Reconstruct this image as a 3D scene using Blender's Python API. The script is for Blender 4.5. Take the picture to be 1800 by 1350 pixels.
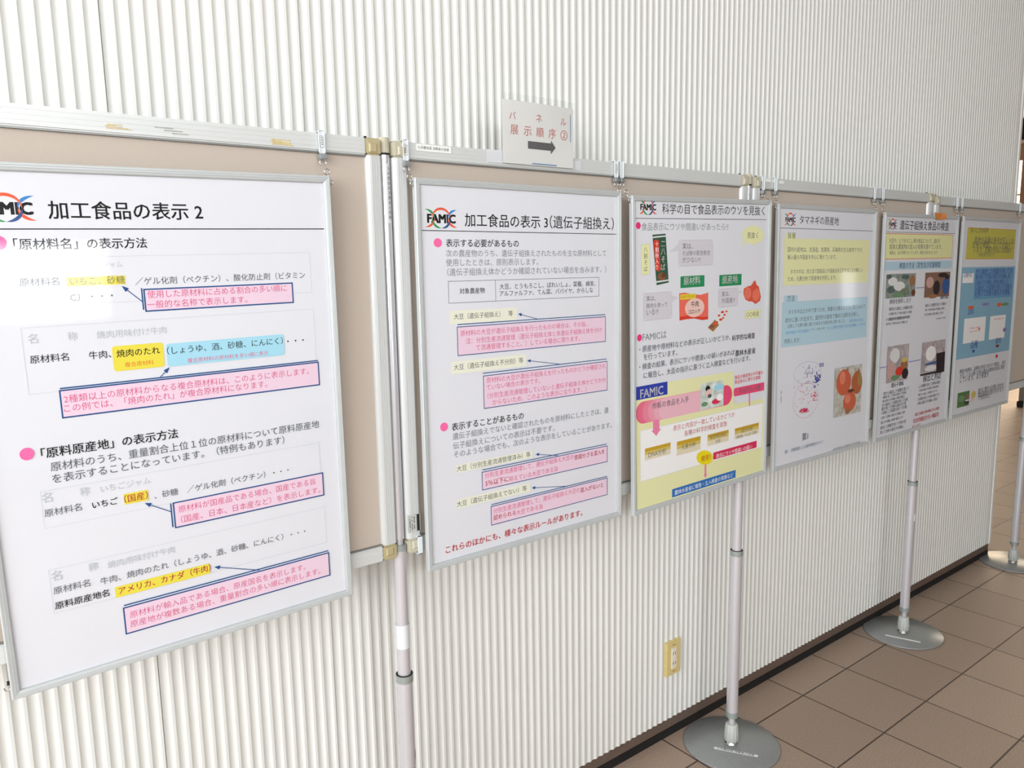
import bpy, bmesh, math, random
from mathutils import Vector, Matrix

scene = bpy.context.scene
for o in list(bpy.data.objects):
    bpy.data.objects.remove(o, do_unlink=True)
COL = scene.collection

# ------------------------------------------------------------------ camera
CAM_H, YAW, PITCH, ROLL, FPX = 1.5752, .6612, .1476, .0176, 1369.1
cy, sy = math.cos(YAW), math.sin(YAW)
fwd = Vector((sy * math.cos(PITCH), cy * math.cos(PITCH), -math.sin(PITCH)))
rgt = Vector((cy, -sy, 0))
dwn = fwd.cross(rgt)
r1 = rgt * math.cos(ROLL) + dwn * math.sin(ROLL)
d1 = -rgt * math.sin(ROLL) + dwn * math.cos(ROLL)
cam_data = bpy.data.cameras.new('camera')
cam_data.sensor_width = 36
cam_data.lens = FPX / 1800 * 36
cam_data.clip_start = .02
cam = bpy.data.objects.new('camera', cam_data)
COL.objects.link(cam)
m = Matrix.Identity(4)
for i in range(3):
    m[i][0], m[i][1], m[i][2] = r1[i], -d1[i], -fwd[i]
m[2][3] = CAM_H
cam.matrix_world = m
scene.camera = cam

# ------------------------------------------------------------------ colour management, world, light levels
vs = scene.view_settings
vs.view_transform = 'Standard'
vs.look = 'None'
vs.gamma = 1
vs.use_curve_mapping = False
vs.exposure = 0.46
world = bpy.data.worlds.new('world')
scene.world = world
world.use_nodes = True
bg = world.node_tree.nodes['Background']
bg.inputs['Color'].default_value = (.93, .97, 1, 1)
WORLD_STRENGTH = .28
bg.inputs['Strength'].default_value = WORLD_STRENGTH
BAND_LIGHT = 7.0       # unseen high window band behind the camera, added as main light
SIDE_LIGHT = 8.5       # tall windows on the left side
LOW_LIGHT = 7.5        # low window opposite the first poster
FAR_LIGHT = 3.2        # cream glazing at the far end
scene.cycles.use_denoising = True
scene.cycles.max_bounces = 8
scene.cycles.caustics_reflective = False
scene.cycles.caustics_refractive = False
scene.cycles.transparent_max_bounces = 12
scene.cycles.sample_clamp_indirect = 6


# ------------------------------------------------------------------ materials
def lin(h):
    h = h.lstrip('#')
    c = [int(h[i:i + 2], 16) / 255 for i in (0, 2, 4)]
    return tuple((x / 12.92 if x <= .04045 else ((x + .055) / 1.055) ** 2.4) for x in c) + (1,)


MATS = {}


def mat(name, hexcol, rough=.5, metal=0.0, noise=0.0, scale=60, spec=None, stretch=None, bump=0.0):
    if name in MATS:
        return MATS[name]
    mt = bpy.data.materials.new(name)
    mt.use_nodes = True
    nt = mt.node_tree
    b = nt.nodes['Principled BSDF']
    b.inputs['Roughness'].default_value = rough
    b.inputs['Metallic'].default_value = metal
    if spec is not None:
        b.inputs['Specular IOR Level'].default_value = spec
    c = lin(hexcol) if isinstance(hexcol, str) else hexcol
    b.inputs['Base Color'].default_value = c
    if noise or bump:
        tc = nt.nodes.new('ShaderNodeTexCoord')
        mp = nt.nodes.new('ShaderNodeMapping')
        nt.links.new(tc.outputs['Object'], mp.inputs['Vector'])
        if stretch:
            mp.inputs['Scale'].default_value = stretch
        nz = nt.nodes.new('ShaderNodeTexNoise')
        nz.inputs['Scale'].default_value = scale
        nz.inputs['Detail'].default_value = 4
        nt.links.new(mp.outputs['Vector'], nz.inputs['Vector'])
        if noise:
            rp = nt.nodes.new('ShaderNodeValToRGB')
            rp.color_ramp.elements[0].position = .3
            rp.color_ramp.elements[1].position = .7
            rp.color_ramp.elements[0].color = tuple(x * (1 - noise) for x in c[:3]) + (1,)
            rp.color_ramp.elements[1].color = tuple(min(1, x * (1 + noise)) for x in c[:3]) + (1,)
            nt.links.new(nz.outputs['Fac'], rp.inputs['Fac'])
            nt.links.new(rp.outputs['Color'], b.inputs['Base Color'])
        if bump:
            bp = nt.nodes.new('ShaderNodeBump')
            bp.inputs['Strength'].default_value = bump
            bp.inputs['Distance'].default_value = .002
            nt.links.new(nz.outputs['Fac'], bp.inputs['Height'])
            nt.links.new(bp.outputs['Normal'], b.inputs['Normal'])
    MATS[name] = mt
    return mt


def emit(name, hexcol, strength):
    mt = bpy.data.materials.new(name)
    mt.use_nodes = True
    nt = mt.node_tree
    nt.nodes.clear()
    out = nt.nodes.new('ShaderNodeOutputMaterial')
    e = nt.nodes.new('ShaderNodeEmission')
    e.inputs['Color'].default_value = lin(hexcol)
    e.inputs['Strength'].default_value = strength
    nt.links.new(e.outputs[0], out.inputs[0])
    mt.cycles.emission_sampling = 'FRONT'
    return mt


def clear(name, tint='#ffffff', ior=1.45, rough=.04, wave=0.0, gain=1.0, haze=0.0):
    """thin clear plastic: transparent with a fresnel reflection"""
    mt = bpy.data.materials.new(name)
    mt.use_nodes = True
    nt = mt.node_tree
    nt.nodes.clear()
    out = nt.nodes.new('ShaderNodeOutputMaterial')
    tr = nt.nodes.new('ShaderNodeBsdfTransparent')
    tr.inputs['Color'].default_value = lin(tint)
    gl = nt.nodes.new('ShaderNodeBsdfGlossy')
    gl.inputs['Roughness'].default_value = rough
    # Schlick's fresnel, the same from both faces of the thin sheet
    lw = nt.nodes.new('ShaderNodeLayerWeight')
    lw.inputs['Blend'].default_value = .5
    pw = nt.nodes.new('ShaderNodeMath')
    pw.operation = 'POWER'
    pw.inputs[1].default_value = 5
    ml = nt.nodes.new('ShaderNodeMath')
    ml.operation = 'MULTIPLY_ADD'
    ml.use_clamp = True
    f0 = ((ior - 1) / (ior + 1)) ** 2 * gain
    ml.inputs[1].default_value = .9
    ml.inputs[2].default_value = f0
    mx = nt.nodes.new('ShaderNodeMixShader')
    nt.links.new(lw.outputs['Facing'], pw.inputs[0])
    nt.links.new(pw.outputs[0], ml.inputs[0])
    nt.links.new(ml.outputs[0], mx.inputs[0])
    nt.links.new(gl.outputs[0], mx.inputs[2])
    if haze:
        df = nt.nodes.new('ShaderNodeBsdfDiffuse')
        df.inputs['Color'].default_value = (.9, .92, .95, 1)
        m2 = nt.nodes.new('ShaderNodeMixShader')
        m2.inputs[0].default_value = haze
        nt.links.new(tr.outputs[0], m2.inputs[1])
        nt.links.new(df.outputs[0], m2.inputs[2])
        nt.links.new(m2.outputs[0], mx.inputs[1])
    else:
        nt.links.new(tr.outputs[0], mx.inputs[1])
    if wave:
        tc = nt.nodes.new('ShaderNodeTexCoord')
        nz = nt.nodes.new('ShaderNodeTexNoise')
        nz.inputs['Scale'].default_value = 5
        nz.inputs['Detail'].default_value = 1
        bp = nt.nodes.new('ShaderNodeBump')
        bp.inputs['Strength'].default_value = wave
        bp.inputs['Distance'].default_value = .004
        nt.links.new(tc.outputs['Object'], nz.inputs['Vector'])
        nt.links.new(nz.outputs['Fac'], bp.inputs['Height'])
        nt.links.new(bp.outputs['Normal'], gl.inputs['Normal'])
    nt.links.new(mx.outputs[0], out.inputs[0])
    return mt


def grooved(name, hexcol, axis, pitch, rough=.35, metal=.7):
    """aluminium with fine extruded lines along one direction"""
    mt = mat(name, hexcol, rough, metal)
    nt = mt.node_tree
    b = nt.nodes['Principled BSDF']
    tc = nt.nodes.new('ShaderNodeTexCoord')
    wv = nt.nodes.new('ShaderNodeTexWave')
    wv.bands_direction = axis
    wv.inputs['Scale'].default_value = .314 / pitch
    bp = nt.nodes.new('ShaderNodeBump')
    bp.inputs['Strength'].default_value = .25
    bp.inputs['Distance'].default_value = .0006
    nt.links.new(tc.outputs['Object'], wv.inputs['Vector'])
    nt.links.new(wv.outputs['Fac'], bp.inputs['Height'])
    nt.links.new(bp.outputs['Normal'], b.inputs['Normal'])
    return mt


M_ALU = mat('brushed_aluminium', '#cdd0d0', .36, .12, .03, 40, stretch=(1, 1, .02))
M_ALUH = mat('brushed_aluminium_rail', '#d3d6d5', .38, .12, .03, 40, stretch=(.02, 1, 1))
M_FRAME = mat('anodised_frame', '#c4c9ca', .38, .15, .02, 30)
M_TUBE = mat('pole_aluminium', '#d8d7dd', .22, .45, .02, 30, stretch=(1, 1, .02))
M_CAP = mat('cream_plastic', '#bfbaa6', .5, 0, .04, 40)
M_CAPY = mat('yellowed_plastic', '#b3a882', .5, 0, .05, 40)
M_FELT = mat('beige_felt', '#c0b4a8', .95, 0, .07, 900, bump=.15)
M_CHROME = mat('chrome_wire', '#d8d8d6', .15, 1)
M_STRAP = mat('pale_plastic_strap', '#dfe6ea', .3, 0, .02, 50)
M_STEEL = mat('grey_steel', '#989b9b', .3, .25, .06, 120)
M_BLACK = mat('black_rubber', '#141414', .7, 0, .1, 60)
M_INKB = mat('black_print', '#1f2023', .6)
M_LABEL = mat('white_label', '#eef0ee', .5, 0, .01, 90)
M_TAPE = mat('yellowed_tape', '#cdbb86', .6, 0, .2, 70)
M_BROWN = mat('brown_skirting', '#6a5a50', .5, 0, .06, 25)
M_DARK = mat('skirting_shade', '#120f0d', .9, 0, .1, 20)

INKS = dict(K='#16181d', D='#596067', L='#8d9297', G='#c3c8cc', g='#c9cdd2', gl='#b0adb6', M='#ff6fae', M2='#f5347f',
            N='#1c4f8c', N2='#3a3f9e', N3='#6d87a0', Y='#efe04a', y='#f3f4e2', y2='#f2f2bb', y3='#e3dc3a', y4='#f0f0b4',
            yb='#c6cf72', ye='#f7e21a', ye2='#e0c860', p='#f3d6e8', R='#dc5484', r='#e83c48', r2='#e2402e', r3='#e0315e',
            O='#e2622b', b='#a9e0f4', b2='#bcdcea', b3='#8dbdd6', b4='#6da6d0', bd='#2f5f9f', bl='#2b3fae', bu='#2f78c4',
            B='#3f8fd0', br1='#8a5a3c', br2='#6a3d28', br3='#a5744e', br4='#8b6a5a', pc='#f6cfc4', pc2='#d3aaa2', co='#f4705f',
            F='#2f5a45', gr='#22905a', gr2='#6f9a72', gr3='#4f7d4a', gb='#dedbe3', go1='#d0a72c', go2='#dcc66f', go3='#ece2c4',
            ol='#cfc95e', on='#e2553f', on2='#ee7a62', on3='#cf6648', on4='#b96843', on5='#e8896c', on6='#a98a4a',
            ph0='#d9e4dc', ph1='#c6c2b8', ph2='#8f9a94', ph3='#b9aeb0', ph4='#7d8a78', ph5='#566b6c', pk='#f48ab2',
            ro='#f0527f', ro2='#f6a9c0', vi='#8e83c6', w='#ffffff', w2='#e9ebea', K2='#26232a')
INKS['or'] = '#e8874c'
INKS['or2'] = '#ee6a3c'


ROSE = []
for _k in range(5):          # five steps of a rose gradient, printed one inside the other
    _t = (_k + 1) / 5
    ROSE.append((.87 + .06 * _t, .085 + .45 * _t, .21 + .42 * _t, 1))


def ink(k):
    if k in ('ra', 'rb', 'rc', 'rd', 're'):
        return mat('ink_rose_' + k, ROSE['abcde'.index(k[1])], .65, spec=.2)
    if k.startswith('ph'):
        return mat('ink_photo_' + INKS[k].lstrip('#'), INKS[k], .65, 0, .3, 45, spec=.2)
    return mat('ink_' + INKS[k].lstrip('#'), INKS[k], .65, spec=.2)


# ------------------------------------------------------------------ mesh helpers
class MB:
    def __init__(self):
        self.v, self.f, self.mi, self.mats, self.sm = [], [], [], [], []

    def slot(self, mt):
        if mt not in self.mats:
            self.mats.append(mt)
        return self.mats.index(mt)

    def add(self, vs, fs, mt, smooth=False):
        b = len(self.v)
        self.v += [tuple(p) for p in vs]
        s = self.slot(mt)
        for f in fs:
            self.f.append([b + i for i in f])
            self.mi.append(s)
            self.sm.append(smooth)

    def box(self, x0, x1, y0, y1, z0, z1, mt, bev=0.0):
        if bev <= 0:
            vs = [(x, y, z) for z in (z0, z1) for y in (y0, y1) for x in (x0, x1)]
            fs = [(0, 2, 3, 1), (4, 5, 7, 6), (0, 1, 5, 4), (1, 3, 7, 5), (3, 2, 6, 7), (2, 0, 4, 6)]
            self.add(vs, fs, mt)
            return
        bm = bmesh.new()
        bmesh.ops.create_cube(bm, size=1)
        for v in bm.verts:
            v.co = Vector(((x0 + x1) / 2 + v.co.x * (x1 - x0), (y0 + y1) / 2 + v.co.y * (y1 - y0), (z0 + z1) / 2 + v.co.z * (z1 - z0)))
        bmesh.ops.bevel(bm, geom=bm.edges[:], offset=bev, segments=2, affect='EDGES')
        bm.verts.index_update()
        self.add([v.co for v in bm.verts], [[v.index for v in f.verts] for f in bm.faces], mt, False)
        bm.free()

    def lathe(self, prof, mt, c=(0, 0, 0), n=32, smooth=True, rib=0.0, nrib=12, caps=True):
        vs, fs = [], []
        for (r, z) in prof:
            for k in range(n):
                a = 2 * math.pi * k / n
                rr = r * (1 + rib * math.cos(a * nrib)) if rib else r
                vs.append((c[0] + rr * math.cos(a), c[1] + rr * math.sin(a), c[2] + z))
        for i in range(len(prof) - 1):
            for k in range(n):
                a, b = i * n + k, i * n + (k + 1) % n
                fs.append((a, b, b + n, a + n))
        self.add(vs, fs, mt, smooth)
        if caps:
            self.add(vs[:n], [tuple(range(n - 1, -1, -1))], mt)
            self.add(vs[-n:], [tuple(range(n))], mt)

    def tube(self, pts, r, mt, n=10, closed=False):
        pts = [Vector(p) for p in pts]
        N = len(pts)
        vs, fs = [], []
        up = None
        for i, p in enumerate(pts):
            if closed:
                t = (pts[(i + 1) % N] - pts[i - 1]).normalized()
            else:
                t = (pts[min(i + 1, N - 1)] - pts[max(i - 1, 0)]).normalized()
            if up is None:
                up = t.orthogonal().normalized()
            u = (up - t * up.dot(t)).normalized()
            up = u
            w = t.cross(u)
            for k in range(n):
                a = 2 * math.pi * k / n
                vs.append(p + (u * math.cos(a) + w * math.sin(a)) * r)
        M = N if closed else N - 1
        for i in range(M):
            for k in range(n):
                a, b = i * n + k, i * n + (k + 1) % n
                j = ((i + 1) % N) * n
                fs.append((a, b, j + (k + 1) % n, j + k))
        self.add(vs, fs, mt, True)
        if not closed:
            self.add(vs[:n], [tuple(range(n))[::-1]], mt)
            self.add(vs[-n:], [tuple(range(n))], mt)

    def prism(self, poly, y0, y1, mt):
        """polygon in x,z extruded along y"""
        n = len(poly)
        vs = [(x, y0, z) for x, z in poly] + [(x, y1, z) for x, z in poly]
        fs = [tuple(range(n)), tuple(range(2 * n - 1, n - 1, -1))]
        fs += [(i, i + n, (i + 1) % n + n, (i + 1) % n) for i in range(n)]
        self.add(vs, fs, mt)

    def build(self, name, parent=None, loc=None):
        me = bpy.data.meshes.new(name)
        me.from_pydata(self.v, [], self.f)
        for mt in self.mats:
            me.materials.append(mt)
        me.polygons.foreach_set('material_index', self.mi)
        me.polygons.foreach_set('use_smooth', self.sm)
        me.update()
        ob = bpy.data.objects.new(name, me)
        COL.objects.link(ob)
        if parent:
            ob.parent = parent
        if loc:
            ob.location = loc
        return ob


def tag(o, label=None, cat=None, group=None, kind=None):
    for k, v in (('label', label), ('category', cat), ('group', group), ('kind', kind)):
        if v:
            o[k] = v
    return o


def thing(name, label, cat, mw=None, group=None):
    o = bpy.data.objects.new(name, None)
    o.empty_display_size = .1
    COL.objects.link(o)
    if isinstance(mw, Matrix):
        o.matrix_world = mw
    elif mw is not None:
        o.location = mw
    return tag(o, label, cat, group)


def struct(mb, name):
    return tag(mb.build(name), kind='structure')


# ------------------------------------------------------------------ lettering (Blender's own font)
_tc = {}


def text_mesh(txt, w):
    key = (txt, w)
    if key in _tc:
        return _tc[key]
    cu = bpy.data.curves.new('lettering', 'FONT')
    cu.body = txt
    cu.size = 1
    cu.resolution_u = 2
    cu.fill_mode = 'FRONT'
    ob = bpy.data.objects.new('lettering', cu)
    COL.objects.link(ob)
    dg = bpy.context.evaluated_depsgraph_get()
    me = ob.evaluated_get(dg).to_mesh()
    v0 = [(v.co.x, v.co.y) for v in me.vertices]
    f0 = [tuple(p.vertices) for p in me.polygons]
    vs, fs = [], []
    # heavier weights are overprinted slightly shifted copies
    shifts = [(0, 0)] if not w else [(-w, 0), (w, 0)] if w < .005 else [(-w, -w * .6), (w, -w * .6), (-w, w * .6), (w, w * .6)]
    for dx, dy in shifts:
        k = len(vs)
        vs += [(p[0] + dx, p[1] + dy) for p in v0]
        fs += [tuple(i + k for i in f) for f in f0]
    ob.evaluated_get(dg).to_mesh_clear()
    bpy.data.objects.remove(ob)
    bpy.data.curves.remove(cu)
    _tc[key] = (vs, fs)
    return vs, fs


class Print:
    """flat printing on a sheet: u to the right, v downwards, in millimetres; each layer lies a hair above the last"""

    def __init__(self, mb, ox, oz, y=0.0, step=.00005):
        self.mb, self.ox, self.oz, self.y, self.step, self.k = mb, ox, oz, y, step, 0

    def nxt(self):
        self.k += 1
        return self.y - .0001 - self.step * self.k

    def poly(self, pts, mt, y=None):
        y = self.nxt() if y is None else y
        a = sum(pts[i][0] * pts[(i + 1) % len(pts)][1] - pts[(i + 1) % len(pts)][0] * pts[i][1] for i in range(len(pts)))
        if a > 0:
            pts = pts[::-1]
        self.mb.add([(self.ox + u / 1000, y, self.oz - v / 1000) for u, v in pts], [tuple(range(len(pts)))], mt)

    def text(self, t, u0, u1, v, mt, w=0, vflip=False):
        vs, fs = text_mesh(t, w)
        if not vs:
            return
        xa, xb = min(p[0] for p in vs), max(p[0] for p in vs)
        s = (u1 - u0) / max(.01, xb - xa)
        y = self.nxt()
        self.mb.add([(self.ox + (u0 + (p[0] - xa) * s) / 1000, y, self.oz - (v - (p[1] - .36) * s) / 1000) for p in vs], fs, mt)

    def vtext(self, t, u, v0, v1, mt, w=0):
        h = (v1 - v0) / len(t)
        for i, ch in enumerate(t):
            vs, fs = text_mesh(ch, w)
            if not vs:
                continue
            s = h * .95
            cx = (min(p[0] for p in vs) + max(p[0] for p in vs)) / 2
            y = self.y - .0001 - self.step * (self.k + 1)
            vv = v0 + h * (i + .5)
            self.mb.add([(self.ox + (u + (p[0] - cx) * s) / 1000, y, self.oz - (vv - (p[1] - .36) * s) / 1000) for p in vs], fs, mt)
        self.k += 1

    def rect(self, u0, v0, u1, v1, mt, rad=0):
        if rad <= 0:
            return self.poly([(u0, v0), (u1, v0), (u1, v1), (u0, v1)], mt)
        rad = min(rad, (u1 - u0) / 2, (v1 - v0) / 2)
        pts = []
        for (cx, cyy, a0) in ((u1 - rad, v0 + rad, -90), (u1 - rad, v1 - rad, 0), (u0 + rad, v1 - rad, 90), (u0 + rad, v0 + rad, 180)):
            for k in range(7):
                a = math.radians(a0 + 15 * k)
                pts.append((cx + rad * math.cos(a), cyy + rad * math.sin(a)))
        self.poly(pts, mt)

    def line(self, u0, v0, u1, v1, w, mt):
        d = Vector((u1 - u0, v1 - v0))
        n = Vector((-d.y, d.x)).normalized() * (w / 2)
        self.poly([(u0 + n.x, v0 + n.y), (u1 + n.x, v1 + n.y), (u1 - n.x, v1 - n.y), (u0 - n.x, v0 - n.y)], mt)

    def border(self, u0, v0, u1, v1, w, mt):
        y = self.nxt()
        h = w / 2
        for a in ((u0 - h, v0 - h, u1 + h, v0 + h), (u0 - h, v1 - h, u1 + h, v1 + h), (u0 - h, v0, u0 + h, v1), (u1 - h, v0, u1 + h, v1)):
            self.poly([(a[0], a[1]), (a[2], a[1]), (a[2], a[3]), (a[0], a[3])], mt, y)

    def ring(self, u, v, ru, rv, w, mt, a0=0, a1=360, taper=False, n=36):
        y = self.nxt()
        pts = []
        for k in range(n + 1):
            a = math.radians(a0 + (a1 - a0) * k / n)
            ww = w * (math.sin(math.pi * k / n) if taper else 1) + .02
            pts.append((u + (ru - ww / 2) * math.cos(a), v + (rv - ww / 2) * math.sin(a), u + (ru + ww / 2) * math.cos(a), v + (rv + ww / 2) * math.sin(a)))
        vs, fs = [], []
        for p in pts:
            vs += [(self.ox + p[0] / 1000, y, self.oz - p[1] / 1000), (self.ox + p[2] / 1000, y, self.oz - p[3] / 1000)]
        for k in range(n):
            fs.append((2 * k, 2 * k + 1, 2 * k + 3, 2 * k + 2))
        self.mb.add(vs, fs, mt)

    def arrow(self, u0, v0, u1, v1, w, hl, hw, mt):
        d = Vector((u1 - u0, v1 - v0))
        L = d.length
        d.normalize()
        n = Vector((-d.y, d.x))
        hl = min(hl, L * .7)
        bx, by = u1 - d.x * hl, v1 - d.y * hl
        h = w / 2
        self.poly([(u0 + n.x * h, v0 + n.y * h), (bx + n.x * h, by + n.y * h), (bx + n.x * hw / 2, by + n.y * hw / 2), (u1, v1),
                   (bx - n.x * hw / 2, by - n.y * hw / 2), (bx - n.x * h, by - n.y * h), (u0 - n.x * h, v0 - n.y * h)], mt)

    def emblem(self, u0, v0, u1, v1):
        """three crossing arcs with the initials over them"""
        w, h = u1 - u0, v1 - v0
        cu, cv = (u0 + u1) / 2, (v0 + v1) / 2
        rv = h / 2
        t = h * .125
        g, r, b = mat('ink_logo_green', '#2f9a5a', .65), mat('ink_logo_red', '#ee5a32', .65), mat('ink_logo_blue', '#2f86cf', .65)
        navy = mat('ink_logo_navy', '#27508f', .65)
        self.text('FAMIC', u0 + w * .10, u1 - w * .08, cv, ink('K'), .05)
        self.ring(u0 + w * .02, cv, w * .285, rv * .92, t, g, -85, 0, True)
        self.ring(u0 + w * .02, cv, w * .285, rv * .92, t, r, 0, 85, True)
        self.ring(u1 - w * .02, cv, w * .285, rv * .92, t, b, 180, 265, True)
        self.ring(u1 - w * .02, cv, w * .285, rv * .92, t, r, 95, 180, True)
        self.ring(cu, cv, w * .255, rv, t, r, 175, 365, True)
        self.ring(cu, cv, w * .255, rv, t, g, 90, 178, True)
        self.ring(cu, cv, w * .255, rv, t, navy, 2, 90, True)

    def run(self, ops):
        for op in ops:
            k = op[0]
            if k == 'T':
                self.text(op[1], op[2], op[3], op[4], ink(op[5]), op[6])
            elif k == 'V':
                self.vtext(op[1], op[2], op[3], op[4], ink(op[5]), op[6])
            elif k == 'R':
                self.rect(*op[1:5], ink(op[6]), op[5])
            elif k == 'B':
                self.border(*op[1:6], ink(op[6]))
            elif k == 'L':
                self.line(*op[1:6], ink(op[6]))
            elif k == 'A':
                self.arrow(*op[1:8], ink(op[8]))
            elif k == 'P':
                self.poly(op[1], ink(op[2]))
            elif k == 'O':
                self.ring(*op[1:6], ink(op[6]))
            elif k == 'G':
                self.emblem(*op[1:5])
            elif k == 'E':
                u, v, ru, rv, rot = op[1:6]
                c, s = math.cos(rot), math.sin(rot)
                n = 10 if max(ru, rv) < 6 else 24
                self.poly([(u + ru * math.cos(2 * math.pi * i / n) * c - rv * math.sin(2 * math.pi * i / n) * s,
                            v + ru * math.cos(2 * math.pi * i / n) * s + rv * math.sin(2 * math.pi * i / n) * c) for i in range(n)], ink(op[6]))


# ------------------------------------------------------------------ the setting
WALL_Y = 1.602        # front of the ridges
WALL_END = 4.488
M_WALL = mat('white_ribbed_panel', '#e4e5e1', .5, 0, .012, 3)


def ribbed_wall():
    mb = MB()
    pitch, x0 = .025, -2.5
    z0, z1 = .066, 3.4
    prof = []                         # flat ridge, then a round flute
    seams = [.328, .7235, 1.213, 1.476, 1.93, 2.481, 2.862, 3.322, 3.977]
    n = int((WALL_END - .016 - x0) / pitch)
    seam_ids = {int((s - x0) / pitch) for s in seams}
    for i in range(n):
        x = x0 + i * pitch
        prof += [(x, 0.0), (x + .0058, .0)]
        if i in seam_ids:
            prof += [(x + .006, .010), (x + .0072, .010), (x + .0074, .0012)]
        for k in range(1, 10):
            t = k / 10
            prof.append((x + .006 + .019 * t, .0038 * math.sin(math.pi * t) ** .8))
    prof.append((WALL_END - .016, 0))
    vs, fs = [], []
    for (x, d) in prof:
        vs += [(x, WALL_Y + d, z0), (x, WALL_Y + d, z1)]
    for i in range(len(prof) - 1):
        fs.append((2 * i, 2 * i + 2, 2 * i + 3, 2 * i + 1))
    b = len(vs)
    xa, xb, yb = x0, WALL_END - .016, WALL_Y + .16
    vs += [(xa, yb, z0), (xa, yb, z1), (xb, yb, z0), (xb, yb, z1)]
    e = b - 2
    fs += [(e, b + 2, b + 3, e + 1), (0, 1, b + 1, b), (b, b + 1, b + 3, b + 2)]
    fs.append(tuple(range(0, b, 2))[::-1] + (b, b + 2))
    fs.append(tuple(range(1, b, 2)) + (b + 3, b + 1))
    mb.add(vs, fs, M_WALL)
    return struct(mb, 'wall_front')


ribbed_wall()
mb = MB()
mb.box(WALL_END - .016, WALL_END + .008, WALL_Y - .004, WALL_Y + .17, .066, 3.4, mat('white_trim', '#f0efe9', .45, 0, .01, 5), .002)
struct(mb, 'trim_1')
mb = MB()
mb.box(-2.5, WALL_END + .004, WALL_Y + .007, WALL_Y + .16, .027, .0655, M_BROWN, .001)
struct(mb, 'baseboard_front')
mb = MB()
mb.box(-2.5, WALL_END - .002, WALL_Y + .004, WALL_Y + .15, 0, .027, M_DARK)  # black strip standing in for the shade under the skirting
struct(mb, 'skirting_shade_strip')


def tile_material():
    mt = bpy.data.materials.new('brown_floor_tile')
    mt.use_nodes = True
    nt = mt.node_tree
    b = nt.nodes['Principled BSDF']
    N = nt.nodes.new
    lk = nt.links.new
    tc = N('ShaderNodeTexCoord')
    sp = N('ShaderNodeSeparateXYZ')
    lk(tc.outputs['Object'], sp.inputs[0])
    P = .302

    def math_node(op, a, bb=None):
        nd = N('ShaderNodeMath')
        nd.operation = op
        for i, q in enumerate((a, bb)):
            if q is None:
                continue
            if isinstance(q, (int, float)):
                nd.inputs[i].default_value = q
            else:
                lk(q, nd.inputs[i])
        return nd.outputs[0]

    edges, cells = [], []
    for ax, off in (('X', 2.4682), ('Y', 1.4586)):
        s = math_node('DIVIDE', math_node('SUBTRACT', sp.outputs[ax], off), P)
        fl = math_node('FLOOR', s)
        fr = math_node('SUBTRACT', s, fl)
        edges.append(math_node('MINIMUM', fr, math_node('SUBTRACT', 1.0, fr)))
        cells.append(fl)
    ed = math_node('MINIMUM', *edges)
    grout = N('ShaderNodeMapRange')
    grout.inputs['From Min'].default_value = .006
    grout.inputs['From Max'].default_value = .011
    lk(ed, grout.inputs['Value'])
    cmb = N('ShaderNodeCombineXYZ')
    lk(cells[0], cmb.inputs[0])
    lk(cells[1], cmb.inputs[1])
    wn = N('ShaderNodeTexWhiteNoise')
    lk(cmb.outputs[0], wn.inputs['Vector'])
    nz = N('ShaderNodeTexNoise')
    nz.inputs['Scale'].default_value = 220
    nz.inputs['Detail'].default_value = 3
    lk(tc.outputs['Object'], nz.inputs['Vector'])
    rp = N('ShaderNodeValToRGB')
    rp.color_ramp.elements[0].position = .3
    rp.color_ramp.elements[0].color = lin('#978271')
    rp.color_ramp.elements[1].position = .7
    rp.color_ramp.elements[1].color = lin('#b19b8a')
    lk(nz.outputs['Fac'], rp.inputs['Fac'])
    hs = N('ShaderNodeHueSaturation')
    vmr = N('ShaderNodeMapRange')
    vmr.inputs['To Min'].default_value = .92
    vmr.inputs['To Max'].default_value = 1.08
    lk(wn.outputs['Value'], vmr.inputs['Value'])
    lk(vmr.outputs[0], hs.inputs['Value'])
    lk(rp.outputs['Color'], hs.inputs['Color'])
    mx = N('ShaderNodeMix')
    mx.data_type = 'RGBA'
    mx.inputs['A'].default_value = lin('#463830')
    lk(grout.outputs[0], mx.inputs['Factor'])
    lk(hs.outputs['Color'], mx.inputs['B'])
    lk(mx.outputs['Result'], b.inputs['Base Color'])
    b.inputs['Roughness'].default_value = .5
    bp = N('ShaderNodeBump')
    bp.inputs['Strength'].default_value = .5
    bp.inputs['Distance'].default_value = .002
    lk(grout.outputs[0], bp.inputs['Height'])
    lk(bp.outputs['Normal'], b.inputs['Normal'])
    return mt


mb = MB()
mb.box(-4.1, 16, -4.2, 9, -.1, 0, tile_material())
struct(mb, 'floor')

M_PLASTER = mat('pale_plaster', '#c6c7c6', .8, 0, .02, 4)
M_WFRAME = mat('window_frame_metal', '#6f7275', .4, .4, .03, 20)
mb = MB()
mb.box(-4.1, 12.2, -4.2, 7, 3.42, 3.55, M_PLASTER)
struct(mb, 'ceiling')


def window_y(idx, x0, x1, z0, z1, y, n, em, depth=.1):
    """window in a wall that faces +y"""
    mb = MB()
    for a, b, c, d in ((x0, x1, z0, z0 + .05), (x0, x1, z1 - .05, z1)):
        mb.box(a, b, y - depth, y + .02, c, d, M_WFRAME)
    for i in range(n + 1):
        xx = x0 + (x1 - x0 - .05) * i / n
        mb.box(xx, xx + .05, y - depth, y + .02, z0 + .05, z1 - .05, M_WFRAME)
    yp = y - depth + .03
    mb.add([(x1, yp, z0), (x0, yp, z0), (x0, yp, z1), (x1, yp, z1)], [(0, 1, 2, 3)], em)
    struct(mb, 'window_%d' % idx)


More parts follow.
